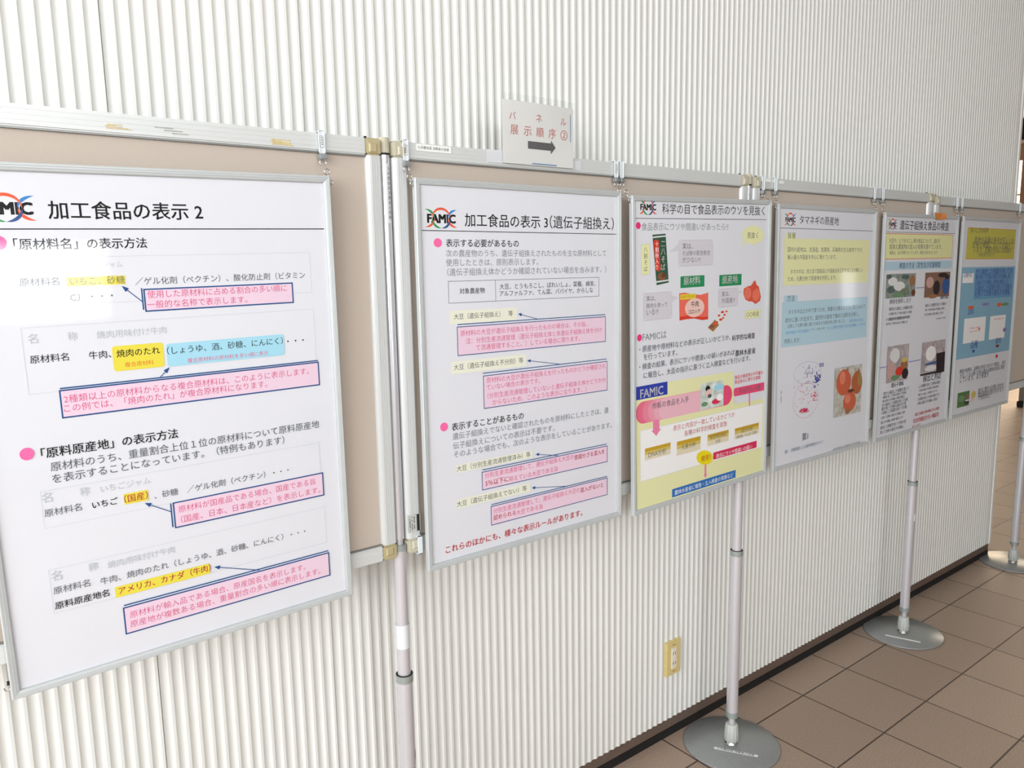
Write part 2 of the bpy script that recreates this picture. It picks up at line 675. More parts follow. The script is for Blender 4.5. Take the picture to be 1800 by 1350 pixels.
def window_x(idx, x, y0, y1, z0, z1, n, em, depth=.1, face=1):
    mb = MB()
    xa, xb = (x - depth, x + .02) if face > 0 else (x - .02, x + depth)
    for c, d in ((z0, z0 + .05), (z1 - .05, z1)):
        mb.box(xa, xb, y0, y1, c, d, M_WFRAME)
    for i in range(n + 1):
        yy = y0 + (y1 - y0 - .05) * i / n
        mb.box(xa, xb, yy, yy + .05, z0 + .05, z1 - .05, M_WFRAME)
    p = xa + .03 if face > 0 else xb - .03
    q = [(p, y0, z0), (p, y1, z0), (p, y1, z1), (p, y0, z1)]
    mb.add(q if face > 0 else q[::-1], [(0, 1, 2, 3)], em)
    struct(mb, 'window_%d' % idx)


BY = -3.4
BAND = (-3.5, 1.2, 2.32, 3.3)
LOWW = (.12, 1.25, .98, 1.62)
SIDE = (-3.2, 1.2, 1.25, 3.35)
mb = MB()
# wall behind the camera, built around its two openings
mb.box(-4.1, 12.2, BY - .15, BY, 0, LOWW[2], M_PLASTER)
mb.box(-4.1, LOWW[0], BY - .15, BY, LOWW[2], LOWW[3], M_PLASTER)
mb.box(LOWW[1], 11.1, BY - .15, BY, LOWW[2], LOWW[3], M_PLASTER)
mb.box(11.75, 12.2, BY - .15, BY, LOWW[2], LOWW[3], M_PLASTER)
mb.box(-4.1, 12.2, BY - .15, BY, LOWW[3], BAND[2], M_PLASTER)
mb.box(-4.1, BAND[0], BY - .15, BY, BAND[2], BAND[3], M_PLASTER)
mb.box(BAND[1], 12.2, BY - .15, BY, BAND[2], BAND[3], M_PLASTER)
mb.box(-4.1, 12.2, BY - .15, BY, BAND[3], 3.42, M_PLASTER)
struct(mb, 'wall_back')
window_y(6, 11.1, 11.75, LOWW[2], LOWW[3], BY, 1, emit('added_glare_pane', '#fbfdff', 3.0))  # unseen pane, added to throw a glare streak on the farther posters
window_y(1, *BAND, BY, 6, emit('added_band_light', '#fbfdff', BAND_LIGHT))  # added light panes, set too high to mirror in the poster covers
window_y(2, *LOWW, BY, 1, emit('daylight_low', '#fbfdff', LOW_LIGHT))
mb = MB()
LX = -3.6
mb.box(LX - .15, LX, BY, SIDE[0], 0, 3.42, M_PLASTER)
mb.box(LX - .15, LX, SIDE[1], WALL_Y + .16, 0, 3.42, M_PLASTER)
mb.box(LX - .15, LX, SIDE[0], SIDE[1], 0, SIDE[2], M_PLASTER)
mb.box(LX - .15, LX, SIDE[0], SIDE[1], SIDE[3], 3.42, M_PLASTER)
struct(mb, 'wall_left')
window_x(3, LX, *SIDE, 4, emit('daylight_side', '#fbfdff', SIDE_LIGHT))

# the far end of the hall, seen past the end of the ribbed wall
FX = 12.0
M_FARB = mat('brown_far_cladding', '#8d6a55', .6, 0, .06, 8)
mb = MB()
mb.box(FX, FX + .15, 4.12, 4.235, 0, 3.1, M_FARB)
mb.box(FX, FX + .15, BY, 1.6, 0, 3.1, M_FARB)
mb.box(FX, FX + .15, 1.6, 4.12, 0, .3, M_FARB)
mb.box(FX, FX + .15, 4.235, 7, 2.885, 3.1, M_FARB)
struct(mb, 'wall_far')
mb = MB()
mb.box(FX - .01, FX + .14, 4.12, 7, 3.145, 3.42, mat('black_far_soffit', '#0d0b10', .9, 0, .1, 8))
struct(mb, 'wall_upper')
mb = MB()
mb.box(FX - .02, FX + .14, 4.12, 7, 3.1, 3.145, mat('pink_far_ledge', '#b79a94', .6, 0, .04, 8))
struct(mb, 'trim_3')
mb = MB()
mb.add([(FX + .05, 7, .02), (FX + .05, 4.235, .02), (FX + .05, 4.235, 2.885), (FX + .05, 7, 2.885)], [(0, 1, 2, 3)], emit('cream_glazing', '#ffe6c8', FAR_LIGHT))
mb.box(FX, FX + .1, 4.235, 7, 2.425, 2.445, mat('glazing_bar', '#c99a86', .5, 0, .04, 8))
for k in range(4):
    mb.box(FX, FX + .1, 4.9 + k * .66, 4.94 + k * .66, .02, 2.885, mat('glazing_bar', '#c99a86'))
struct(mb, 'window_4')
window_x(5, FX, 1.6, 4.12, .3, 3.42, 2, emit('added_reflection_pane', '#ffeccf', FAR_LIGHT * 1.5), .12, -1)  # out of view, added so the last disc and far floor reflect brightly

# ------------------------------------------------------------------ display panels
FRONT = 1.45
ZT, ZB = 1.8396, .9510
RW = .034


def corner_cap(x0, x1, z0, z1, mt, sx, sz):
    mb = MB()
    mb.box(x0, x1, FRONT - .003, FRONT + .033, z0, z1, mt, .004)
    cx, cz = (x0 + x1) / 2, (z0 + z1) / 2
    w = (x1 - x0)
    # sunk square with a diagonal fold on the face
    ix, iz = cx + sx * w * .08, cz + sz * w * .08
    h = w * .28
    y0, y1 = FRONT - .0055, FRONT - .0028
    mb.add([(ix - h, y1, iz - h), (ix + h, y1, iz - h), (ix + h, y1, iz + h), (ix - h, y1, iz + h),
            (ix - h * .7, y0, iz - h * .7), (ix + h * .7, y0, iz - h * .7), (ix + h * .7, y0, iz + h * .7), (ix - h * .7, y0, iz + h * .7)],
           [(0, 1, 5, 4), (1, 2, 6, 5), (2, 3, 7, 6), (3, 0, 4, 7), (4, 5, 7), (5, 6, 7)], mt)
    return mb


def panel(xl, xr, zt, zb, label, caps=(0, 0, 0, 0)):
    root = thing('display_board', label, 'display board', (xl, FRONT, zb), 'beige display boards standing in a row')
    W, Hh = xr - xl, zt - zb
    Y = 0.0

    def loc(mb, name, parent=root):
        mb.v = [(p[0] - xl, p[1] - FRONT, p[2] - zb) for p in mb.v]
        return mb.build(name, parent)

    mb = MB()
    mb.box(xl + RW - .004, xr - RW + .004, FRONT + .009, FRONT + .022, zb + RW - .004, zt - RW + .004, M_FELT)
    loc(mb, 'felt_panel')
    c = RW
    for nm, za, zc, lip in (('top_rail', zt - RW, zt, -1), ('bottom_rail', zb, zb + RW, 1)):
        mb = MB()
        mb.box(xl + c, xr - c, FRONT, FRONT + .030, za, zc, M_ALUH, .0025)
        zz = za - .003 if lip < 0 else zc
        mb.box(xl + c, xr - c, FRONT + .003, FRONT + .026, zz, zz + .003, mat('rail_lip', '#8e908e', .4, .5))
        for q in (.3, .55, .8):
            z = za + RW * q
            mb.box(xl + c, xr - c, FRONT - .0004, FRONT + .002, z - .0004, z + .0004, M_ALUH)
        loc(mb, nm)
    for xa, xb in ((xl, xl + RW), (xr - RW, xr)):
        mb = MB()
        # extruded profile with a broad rounded left shoulder
        sec = [(xa, FRONT + .030), (xa, FRONT + .009), (xa + .0012, FRONT + .0055), (xa + .0040, FRONT + .0022), (xa + .0075, FRONT + .0006), (xa + .011, FRONT),
               (xb - .004, FRONT), (xb - .001, FRONT + .0015), (xb, FRONT + .005), (xb, FRONT + .030)]
        k = len(sec)
        mb.add([(p[0], p[1], zb + c) for p in sec] + [(p[0], p[1], zt - c) for p in sec],
               [(i, (i + 1) % k, (i + 1) % k + k, i + k) for i in range(k)] + [tuple(range(k - 1, -1, -1)), tuple(range(k, 2 * k))], M_ALU)
        for q in (.35, .5, .65):
            x = xa + RW * q
            mb.box(x - .0004, x + .0004, FRONT - .0004, FRONT + .002, zb + c, zt - c, M_ALU)
        loc(mb, 'side_rail')
    cm = [M_CAPY if k else M_CAP for k in caps]
    for (xa, za, mt, sx, sz) in ((xl, zt - RW, cm[0], 1, -1), (xr - RW, zt - RW, cm[1], -1, -1), (xl, zb, cm[2], 1, 1), (xr - RW, zb, cm[3], -1, 1)):
        cap = loc(corner_cap(xa, xa + RW, za, za + RW, mt, sx, sz), 'corner_cap')
        mb = MB()
        zz = za + RW if sz < 0 else za
        mb.lathe([(.0032, -.003), (.0032, .004), (.002, .005)], M_BLACK, (xa + RW / 2 - sx * .004 * 0 + sx * .010, FRONT + .015, zz), 12)
        o = loc(mb, 'screw', cap)
    return root


def flat_label(name, parent, x0, x1, z0, z1, y, mt, org, lines=(), vertical=False, ink_mt=None):
    mb = MB()
    mb.box(x0, x1, y, y + .0006, z0, z1, mt)
    pr = Print(mb, x0, z1, y)
    ink_mt = ink_mt or M_INKB
    for (t, u0, u1, v) in lines:
        if vertical:
            pr.vtext(t, u0, v, u1, ink_mt)
        else:
            pr.text(t, u0, u1, v, ink_mt)
    mb.v = [(p[0] - org[0], p[1] - org[1], p[2] - org[2]) for p in mb.v]
    return mb.build(name, parent)


PX = [.8150, 2.0557, 3.2600, 4.4720]      # pole axes
G = .0135
b1 = panel(-.385, PX[0] - G, ZT, ZB, 'beige display board at the left edge, behind the largest poster, torn tape on its rail', (0, 1, 0, 1))
b2 = panel(PX[0] + G, PX[1] - G, ZT - .001, ZB + .0005, 'beige display board between the two nearest poles, with the arrow sign on top')
b3 = panel(PX[1] + G, PX[2] - G, ZT - .003, ZB - .001, 'beige display board behind the onion photo poster, white tape scraps on its top rail')
b4 = panel(PX[2] + G, PX[3] - G, ZT - .010, ZB - .003, 'beige display board at the far right end of the row')


def org(o):
    return tuple(o.location)


# tape residue and stickers on the rails
def residue(parent, x0, x1, z0, z1, seed):
    rg = random.Random(seed)
    mb = MB()
    n = 5
    for k in range(n):
        za = z0 + (z1 - z0) * k / n
        xa = x0 + (x1 - x0) * rg.uniform(0, .12)
        xb = x1 - (x1 - x0) * rg.uniform(0, .1 + .18 * k)
        mb.box(xa, xb, FRONT - .0007, FRONT + .0002, za, za + (z1 - z0) / n * rg.uniform(.45, .95), M_TAPE)
    og = org(parent)
    mb.v = [(p[0] - og[0], p[1] - og[1], p[2] - og[2]) for p in mb.v]
    tag(mb.build('tape_residue', parent), 'torn yellowed tape scrap')


residue(b1, .2935, .3365, 1.8135, 1.8215, 3)
residue(b1, .570, .620, 1.8105, 1.8215, 5)
M_SCUFF = mat('rail_scuff', '#a7a8a4', .6, .2, .2, 90)
og = org(b1)
for k, (xa, xb, z) in enumerate([(.37, .40, 1.8215), (.385, .415, 1.8175), (.398, .425, 1.8135), (.135, .15, 1.829)]):
    mb = MB()
    mb.box(xa - og[0], xb - og[0], -.0006, .0002, z - og[2], z + .0018 - og[2], M_SCUFF)
    mb.build('scuff_mark', b1)
tag(flat_label('name_sticker', b2, .884, .972, 1.8225, 1.8365, FRONT - .0012, M_LABEL, org(b2), [('九州農政局 消費者の部屋', 4, 82, 7)]), 'white sticker with small printed characters')
# maker's sticker low on the left rail of the second board: black bar and small type
o = flat_label('maker_sticker', b2, .8300, .8615, 1.000, 1.040, FRONT - .0012, mat('silver_label', '#c3c6c2', .5, .2), org(b2))
mb = MB()
mb.box(.8525, .8595, FRONT - .0016, FRONT - .001, 1.001, 1.039, M_INKB)
rg = random.Random(8)
for col in range(3):
    x = .834 + col * .0055
    z = 1.035
    while z > 1.006:
        L = rg.uniform(.0015, .005)
        if rg.random() < .8:
            mb.box(x, x + .0022, FRONT - .0015, FRONT - .001, z - L, z, mat('label_grey_print', '#5d5f5e', .6))
        z -= L + .0012
og = org(b2)
mb.v = [(p[0] - og[0], p[1] - og[1], p[2] - og[2]) for p in mb.v]
mb.build('sticker_print', b2)
for (xa, xb, za, zb) in ((2.100, 2.152, 1.8235, 1.8345), (2.163, 2.183, 1.8235, 1.8335), (2.197, 2.222, 1.8215, 1.8305)):
    flat_label('tape_scrap', b3, xa, xb, za, zb, FRONT - .0012, M_LABEL, org(b3))


# ------------------------------------------------------------------ telescopic poles on disc bases
M_RING = mat('dull_collar', '#a3aba9', .35, .4)


def stand(top, base, zt, label, extras=()):
    """a leaning line from base to top; sections get thicker downwards"""
    bx, by = base
    tx, ty = top
    root = thing('display_stand', label, 'stand', (bx, by, 0), 'telescopic poles on round steel bases')

    def at(z):
        t = z / zt
        return ((tx - bx) * t, (ty - by) * t)

    def sec(name, z0, z1, ra, rb, mt, parent=root, rib=0, prof=None, n=32):
        mb = MB()
        pr = prof or [(ra, z0), (rb, z1)]
        mb.lathe(pr, mt, (0, 0, 0), n, rib=rib, nrib=14)
        mb.v = [(p[0] + at(p[2])[0], p[1] + at(p[2])[1], p[2]) for p in mb.v]
        return mb.build(name, parent)

    sec('disc_base', 0, .006, .155, .155, M_STEEL, prof=[(.150, 0.0), (.155, .0015), (.155, .0045), (.153, .006), (.03, .0065)], n=64)
    sec('socket', .006, .022, .018, .018, M_CHROME, prof=[(.021, .0055), (.021, .009), (.0165, .011), (.0165, .016)])
    sec('locking_collar', .02, .07, .02, .02, mat('ribbed_grey_plastic', '#b9bcb8', .5, 0, .03, 50), rib=.035, prof=[(.0190, .014), (.0222, .019), (.0222, .040), (.0190, .072), (.0150, .075)], n=84)
    sec('inner_rod', .072, .108, .0105, .0105, M_TUBE)
    sec('lower_tube', .116, .655, .0185, .0185, M_TUBE)
    sec('tube_ring', .100, .118, .0203, .0203, M_RING)
    sec('middle_tube', .650, .968, .0150, .0150, M_TUBE)
    sec('tube_ring', .651, .668, .0197, .0197, M_RING, prof=[(.0199, .651), (.0199, .668)])
    sec('tube_gap', .6675, .6690, .0192, .0192, M_BLACK)
    sec('inner_rod', .664, .684, .0125, .0125, M_TUBE)
    sec('tube_ring', .962, .975, .0162, .0162, M_RING, prof=[(.0162, .962), (.0162, .975)])
    sec('inner_rod', .970, .990, .0088, .0088, M_TUBE)
    sec('upper_tube', .988, zt - .030, .0120, .0120, M_TUBE)
    sec('end_cap', zt - .032, zt, .0125, .0125, M_CAP, rib=.02, prof=[(.0124, zt - .031), (.0126, zt - .004), (.011, zt)], n=84)
    sec('tube_ring', zt - .035, zt - .031, .0127, .0127, M_BLACK)
    for (nm, z0, z1, r, a0, a1, mt, lab) in extras:
        mb = MB()
        vs, fs = [], []
        n = 36
        for k in range(n + 1):
            a = math.radians(a0 + (a1 - a0) * k / n)
            for z in (z0, z1):
                q = at(z)
                vs.append((q[0] + r * math.cos(a), q[1] + r * math.sin(a), z))
        fs = [(2 * k, 2 * k + 2, 2 * k + 3, 2 * k + 1) for k in range(n)]
        mb.add(vs, fs, mt, True)
        tag(mb.build(nm, root), lab)
    return root


def strip(root, base, x0, x1, yy, txt=None):
    """white label lying on the disc"""
    mb = MB()
    d = Vector((x1[0] - x0[0], x1[1] - x0[1], 0))
    L = d.length
    d.normalize()
    n = Vector((-d.y, d.x, 0))
    o = Vector((x0[0] - base[0], x0[1] - base[1], .0068))
    w = .011
    mb.add([o, o + d * L, o + d * L + n * w, o + n * w, o + Vector((0, 0, .0006)), o + d * L + Vector((0, 0, .0006)), o + d * L + n * w + Vector((0, 0, .0006)), o + n * w + Vector((0, 0, .0006))],
           [(3, 2, 1, 0), (4, 5, 6, 7), (0, 1, 5, 4), (1, 2, 6, 5), (2, 3, 7, 6), (3, 0, 4, 7)], M_LABEL)
    if txt:
        vs, fs = text_mesh(txt, 0)
        xa, xb = min(p[0] for p in vs), max(p[0] for p in vs)
        s = L * .86 / (xb - xa)
        p0 = o + d * (L * .06) + n * (w * .5) + Vector((0, 0, .0008))
        mb.add([p0 + d * ((p[0] - xa) * s) + n * ((p[1] - .36) * s) for p in vs], fs, M_INKB)
    tag(mb.build('label_strip', root), 'thin white label')


M_CLEARTAPE = mat('frosted_tape', '#dcdfe4', .35, 0, .03, 60)
s1 = stand((PX[0], 1.465), (PX[0], 1.465), 1.8445, 'nearest telescopic pole, between the leftmost board and the arrow-sign board',
           (('tape_band', .7325, .789, .0157, 0, 360, M_CLEARTAPE, 'frosted tape wrapped round the pole'),
            ('tape_scrap', .455, .478, .0188, -50, -5, M_TAPE, 'yellowed tape scrap'),
            ))
# upright name label on the first pole
mb = MB()
z0, z1, r = 1.672, 1.792, .0122
vs = []
for k in range(7):
    a = math.radians(-100 + 54 * k / 6)
    vs += [(r * math.cos(a), r * math.sin(a), z0), (r * math.cos(a), r * math.sin(a), z1)]
mb.add(vs, [(2 * k, 2 * k + 2, 2 * k + 3, 2 * k + 1) for k in range(6)], mat('frosted_name_label', '#d5d7d9', .4), True)
a = math.radians(-73)
for i, ch in enumerate('九州農政局消費者の部屋'):
    tv, tf = text_mesh(ch, 0)
    s = .0082
    zc = z1 - .010 - i * .0098
    mb.add([((r + .0003) * math.cos(a + (p[0] - .5) * s / r), (r + .0003) * math.sin(a + (p[0] - .5) * s / r), zc + (p[1] - .36) * s) for p in tv], tf, mat('label_grey_print', '#5d5f5e'))
tag(mb.build('name_label', s1), 'upright frosted label with small characters')
B2_, B3_, B4_ = (2.0190, 1.4450), (3.2380, 1.4630), (4.4600, 1.4760)
s2 = stand((PX[1], 1.465), B2_, 1.8440, 'telescopic pole below the yellow poster, disc base on the tiles right of the wall outlet')
strip(s2, B2_, (1.9464, 1.4586), (2.0177, 1.3415), 0, '九州農政局 消費者の部屋')
s3 = stand((PX[2], 1.465), B3_, 1.8400, 'telescopic pole below the poster with lab photos, third from the left',
           (('tape_scrap', .50, .53, .0188, -110, -40, M_LABEL, 'small pale sticker'),))
strip(s3, B3_, (3.1421, 1.4917), (3.1883, 1.3669), 0)
s4 = stand((PX[3], 1.465), B4_, 1.8350, 'farthest telescopic pole, its shiny disc base at the corner of the ribbed wall',
           (('tape_band', .105, .120, .0190, 0, 360, M_LABEL, 'white tape band'),))


# ------------------------------------------------------------------ framed posters
PW, PH = .610, .855
POSE = [(.3664, .1758, 1.4171, 1.4380, .0166), (1.1689, .1890, 1.4251, 1.4205, -.0014), (1.8041, .1844, 1.4130, 1.4148, .0175),
        (2.4795, .1838, 1.4330, 1.4212, -.0025), (3.1495, .1777, 1.4330, 1.4310, .0021), (3.8062, .1790, 1.4340, 1.4325, -.0035)]
M_PAPER = mat('poster_paper', '#e9ebf2', .55, 0, .008, 6, spec=.25)
M_COVER = clear('clear_cover_plastic', '#fdfdfd', 1.5, .05, .10, 1.25)
M_BACK = mat('poster_backing', '#b8b4aa', .8, 0, .03, 20)

POSTER_1 = [('G',32.6,48.1,121.1,88.6),
('T', '加工食品の表示 2', 133.6, 369.2, 70.9, 'K', 0.012),
('L',15,99.8,594,99.8,1.8,'K'),
('E',64.6,120.3,9.2,10.2,0,'M'),
('T', '「原材料名」の表示方法', 82.1, 273.4, 123.0, 'K', 0.01),
('B',79.3,143.9,561.5,219.3,0.5,'g'),
('T', '名', 107.5, 120.9, 156.6, 'G', 0),
('T', '称', 141.4, 155.0, 155.8, 'G', 0),
('T', 'いちごジャム', 171.0, 232.3, 157.0, 'G', 0),
('T', '原材料名', 83.8, 137.6, 181.1, 'D', 0),
('R',148.2,175.6,234.1,189.9,0,'Y'),
('T', 'いちご、砂糖', 152.8, 233.3, 182.5, 'D', 0),
('T', '／ゲル化剤（ペクチン）、酸化防止剤（ビタミン', 248.8, 549.5, 186.3, 'D', 0),
('T', 'C）・・・', 150.2, 213.1, 207.9, 'D', 0),
('R',261.5,200.2,522.9,236.7,0,'p'),
('B',261.5,200.2,522.9,236.7,2.4,'N'),
('L',257.9,197.7,257.9,234.2,2.2,'N'),
('A',257.5,220.5,227.6,192.5,1.4,11,8,'N'),
('T', '使用した原材料に占める割合の多い順に', 266.0, 511.4, 209.1, 'R', 0),
('T', '一般的な名称で表示します。', 264.4, 435.4, 226.3, 'R', 0),
('B',77.5,251.6,562.3,356.9,0.5,'g'),
('T', '名', 85.2, 98.8, 269.3, 'G', 0),
('T', '称', 140.3, 154.3, 270.0, 'G', 0),
('T', '焼肉用味付け牛肉', 182.3, 291.0, 271.1, 'G', 0),
('T', '原材料名', 84.7, 138.5, 302.3, 'K', 0.004),
('T', '牛肉、', 167.8, 201.0, 303.8, 'K', 0.004),
('R',202.9,291.8,283.1,334.2,5,'Y'),
('T', '焼肉のたれ', 209.2, 277.5, 304.9, 'K', 0.012),
('T', '複合原材料', 220.1, 265.7, 324.7, 'O', 0),
('R',287.9,295.3,499.5,335.3,5,'b'),
('T', '（しょうゆ、酒、砂糖、にんにく）', 288.8, 497.2, 307.7, 'K', 0.004),
('T', '複合原材料の原材料を多い順に表示', 321.4, 467.2, 328.2, 'R', 0),
('T', '・・・', 505.5, 538.9, 310.1, 'K', 0),
('R',120.2,356.2,565.4,400.9,0,'p'),
('B',120.2,356.2,565.4,400.9,2.4,'N'),
('L',120.9,352.7,565.2,352.7,2.2,'N'),
('A',274.1,351.5,291.0,336.1,1.4,11,8,'N'),
('T', '2種類以上の原材料からなる複合原材料は、このように表示します。', 124.7, 545.1, 371.2, 'R', 0),
('T', 'この例では、「焼肉のたれ」が複合原材料になります。', 123.0, 461.0, 386.4, 'R', 0),
('E',64.6,451.6,10.2,10.2,0,'M'),
('T', '「原料原産地」の表示方法', 83.6, 294.3, 455.1, 'K', 0.012),
('T', '原材料のうち、重量割合上位１位の原材料について原料原産地', 94.4, 559.4, 479.4, 'D', 0),
('T', 'を表示することになっています。（特例もあります）', 94.7, 486.6, 499.5, 'D', 0),
('B',75.9,517.0,556.9,579.4,0.5,'g'),
('T', '名', 76.9, 91.5, 528.5, 'G', 0),
('T', '称', 131.6, 146.6, 529.5, 'G', 0),
('T', 'いちごジャム', 162.3, 241.6, 530.8, 'G', 0),
('T', '原材料名', 77.8, 131.7, 554.4, 'D', 0),
('T', 'いちご', 147.6, 186.8, 556.1, 'K', 0.012),
('R',196.8,546.8,235.4,565.6,0,'Y'),
('T', '（国産）', 196.9, 235.2, 556.2, 'r', 0.012),
('T', '、砂糖', 244.9, 284.9, 560.4, 'D', 0),
('T', '／ゲル化剤（ペクチン）・・・', 300.1, 491.2, 560.7, 'D', 0),
('R',275.4,580.2,560.5,626.2,0,'p'),
('B',275.4,580.2,560.5,626.2,2.4,'N'),
('L',270.8,580.0,270.8,624.2,2.2,'N'),
('A',271.0,595.6,228.6,569.7,1.4,11,8,'N'),
('T', '原材料が国産品である場合、国産である旨', 283.0, 544.3, 594.2, 'R', 0),
('T', '（国産、日本、日本産など）を表示します。', 285.5, 553.5, 613.7, 'R', 0),
('B',73.7,651.1,560.6,727.0,0.5,'g'),
('T', '名', 76.1, 91.2, 663.4, 'G', 0),
('T', '称', 130.8, 146.2, 662.9, 'G', 0),
('T', '焼肉用味付け牛肉', 160.2, 270.0, 666.0, 'G', 0),
('T', '原材料名', 76.7, 130.9, 688.8, 'D', 0),
('T', '牛肉、焼肉のたれ（しょうゆ、酒、砂糖、にんにく）・・・', 146.7, 516.9, 692.3, 'D', 0),
('T', '原料原産地名', 76.3, 158.1, 715.1, 'K', 0.01),
('R',167.4,708.4,328.0,728.0,0,'Y'),
('T', 'アメリカ、カナダ（牛肉）', 172.8, 329.6, 717.3, 'r', 0.012),
('A',419.1,747.7,335.6,717.9,1.4,11,8,'N'),
('R',177.5,750.2,563.0,798.6,0,'p'),
('B',177.5,750.2,563.0,798.6,2.4,'N'),
('L',178.5,745.6,562.7,745.6,2.2,'N'),
('T', '原材料が輸入品である場合、原産国名を表示します。', 186.3, 512.0, 766.3, 'R', 0),
('T', '原産地が複数ある場合、重量割合の多い順に表示します。', 185.3, 542.6, 783.7, 'R', 0)]
POSTER_2 = [('G',21.1,61.2,110.0,101.9),
('T', '加工食品の表示 3', 126.3, 365.6, 83.4, 'K', 0.006),
('T', '（遺伝子組換え）', 371.3, 586.8, 82.1, 'K', 0.004),
('L',15,107.4,595,107.4,1.6,'K'),
('E',54.7,132.8,10.4,9.6,0,'M'),
('T', '表示する必要があるもの', 75.4, 276.0, 133.3, 'K', 0.008),
('T', '次の農産物のうち、遺伝子組換えされたものを主な原材料として', 74.6, 558.8, 155.4, 'L', 0),
('T', '使用したときは、原則表示します。', 73.9, 334.2, 175.2, 'L', 0),
('T', '（遺伝子組換え体かどうか確認されていない場合を含みます。）', 76.3, 558.7, 195.8, 'L', 0),
('B',78.3,215.2,533.0,262.6,0.8,'K'),
('L',205.9,215.3,205.9,262.2,0.8,'K'),
('T', '対象農産物', 107.1, 175.5, 237.6, 'K', 0.004),
('T', '大豆、とうもろこし、ばれいしょ、菜種、綿実、', 217.8, 520.4, 230.6, 'D', 0.003),
('T', 'アルファルファ、てん菜、パパイヤ、からしな', 217.3, 512.0, 246.5, 'D', 0.003),
('R',79.1,279.6,266.7,308.7,0,'y'),
('T', '大豆（遺伝子組換え）\u3000等', 89.9, 254.5, 292.9, 'D', 0.003),
('A',331.6,310.5,269.8,294.7,1.4,11,8,'N'),
('L',98.8,310.3,555.3,310.3,1.9,'N'),
('R',98.0,315.7,555.2,379.1,0,'p'),
('B',98.0,315.7,555.2,379.1,1.8,'N'),
('T', '原材料の大豆が遺伝子組換えを行ったものの場合は、その旨。', 106.1, 490.6, 330.7, 'R', 0),
('T', '注：分別生産流通管理（遺伝子組換え体と非遺伝子組換え体を分け', 120.0, 541.9, 348.5, 'R', 0),
('T', 'て流通管理すること。）している場合に限ります。', 147.3, 465.6, 365.4, 'R', 0),
('R',78.8,391.2,291.7,419.4,0,'y'),
('T', '大豆（遺伝子組換え不分別）等', 85.7, 282.7, 404.7, 'D', 0.003),
('A',404.9,425.6,294.5,406.6,1.4,11,8,'N'),
('L',164.2,424.9,559.0,424.9,1.9,'N'),
('R',165.7,431.3,561.0,506.4,0,'p'),
('B',165.7,431.3,561.0,506.4,1.8,'N'),
('T', '原材料の大豆が遺伝子組換えを行ったものかどうか確認され', 174.1, 555.9, 442.8, 'R', 0),
('T', 'ていない場合の表示です。', 173.6, 333.7, 458.7, 'R', 0),
('T', '（分別生産流通管理していないと遺伝子組換え体かどうか分', 175.5, 555.8, 478.6, 'R', 0),
('T', 'からないため、このような表示になります。）', 189.4, 486.8, 495.5, 'R', 0),
('E',55.1,534.0,10.2,9.8,0,'M'),
('T', '表示することがあるもの', 75.1, 281.3, 537.9, 'K', 0.006),
('T', '遺伝子組換えでないと確認されたものを原材料にしたときは、遺', 76.6, 566.0, 559.6, 'L', 0),
('T', '伝子組換えについての表示は不要です。', 76.7, 377.6, 581.2, 'L', 0),
('T', 'そのような場合でも、次のような表示をしていることがあります。', 78.3, 577.1, 601.1, 'L', 0),
('R',83.4,625.9,306.4,644.2,0,'y'),
('T', '大豆（分別生産流通管理済み）等', 85.2, 299.5, 635.2, 'D', 0.003),
('A',387.7,652.9,316.0,637.9,1.4,11,8,'N'),
('L',155.9,649.4,558.3,649.4,1.9,'N'),
('R',154.8,654.7,560.1,696.9,0,'p'),
('B',154.8,654.7,560.1,696.9,1.8,'N'),
('T', '分別生産流通管理して、遺伝子組換え大豆の', 162.7, 441.5, 664.5, 'R', 0),
('T', '意図せざる混入を', 443.3, 550.9, 667.7, 'r', 0.01),
('T', '5％以下に', 163.5, 231.3, 683.6, 'r', 0.01),
('T', '抑えている大豆である旨', 232.8, 387.2, 685.7, 'R', 0),
('R',81.7,705.9,297.6,727.4,0,'y'),
('T', '大豆（遺伝子組換えでない）等', 82.3, 286.2, 717.1, 'D', 0.003),
('A',420.5,737.6,302.1,719.6,1.4,11,8,'N'),
('L',179.0,736.9,559.9,736.9,1.9,'N'),
('R',178.2,741.5,559.9,786.6,0,'p'),
('B',178.2,741.5,559.9,786.6,1.8,'N'),
('T', '分別生産流通管理して、遺伝子組換え大豆の', 184.4, 461.0, 754.5, 'R', 0),
('T', '混入がないと', 462.8, 545.6, 756.9, 'r', 0.01),
('T', '認められる', 184.0, 251.1, 770.7, 'r', 0.01),
('T', '大豆である旨', 252.7, 336.1, 772.4, 'R', 0),
('T', 'これらのほかにも、様々な表示ルールがあります。', 48.2, 469.3, 816.8, 'r', 0.008)]
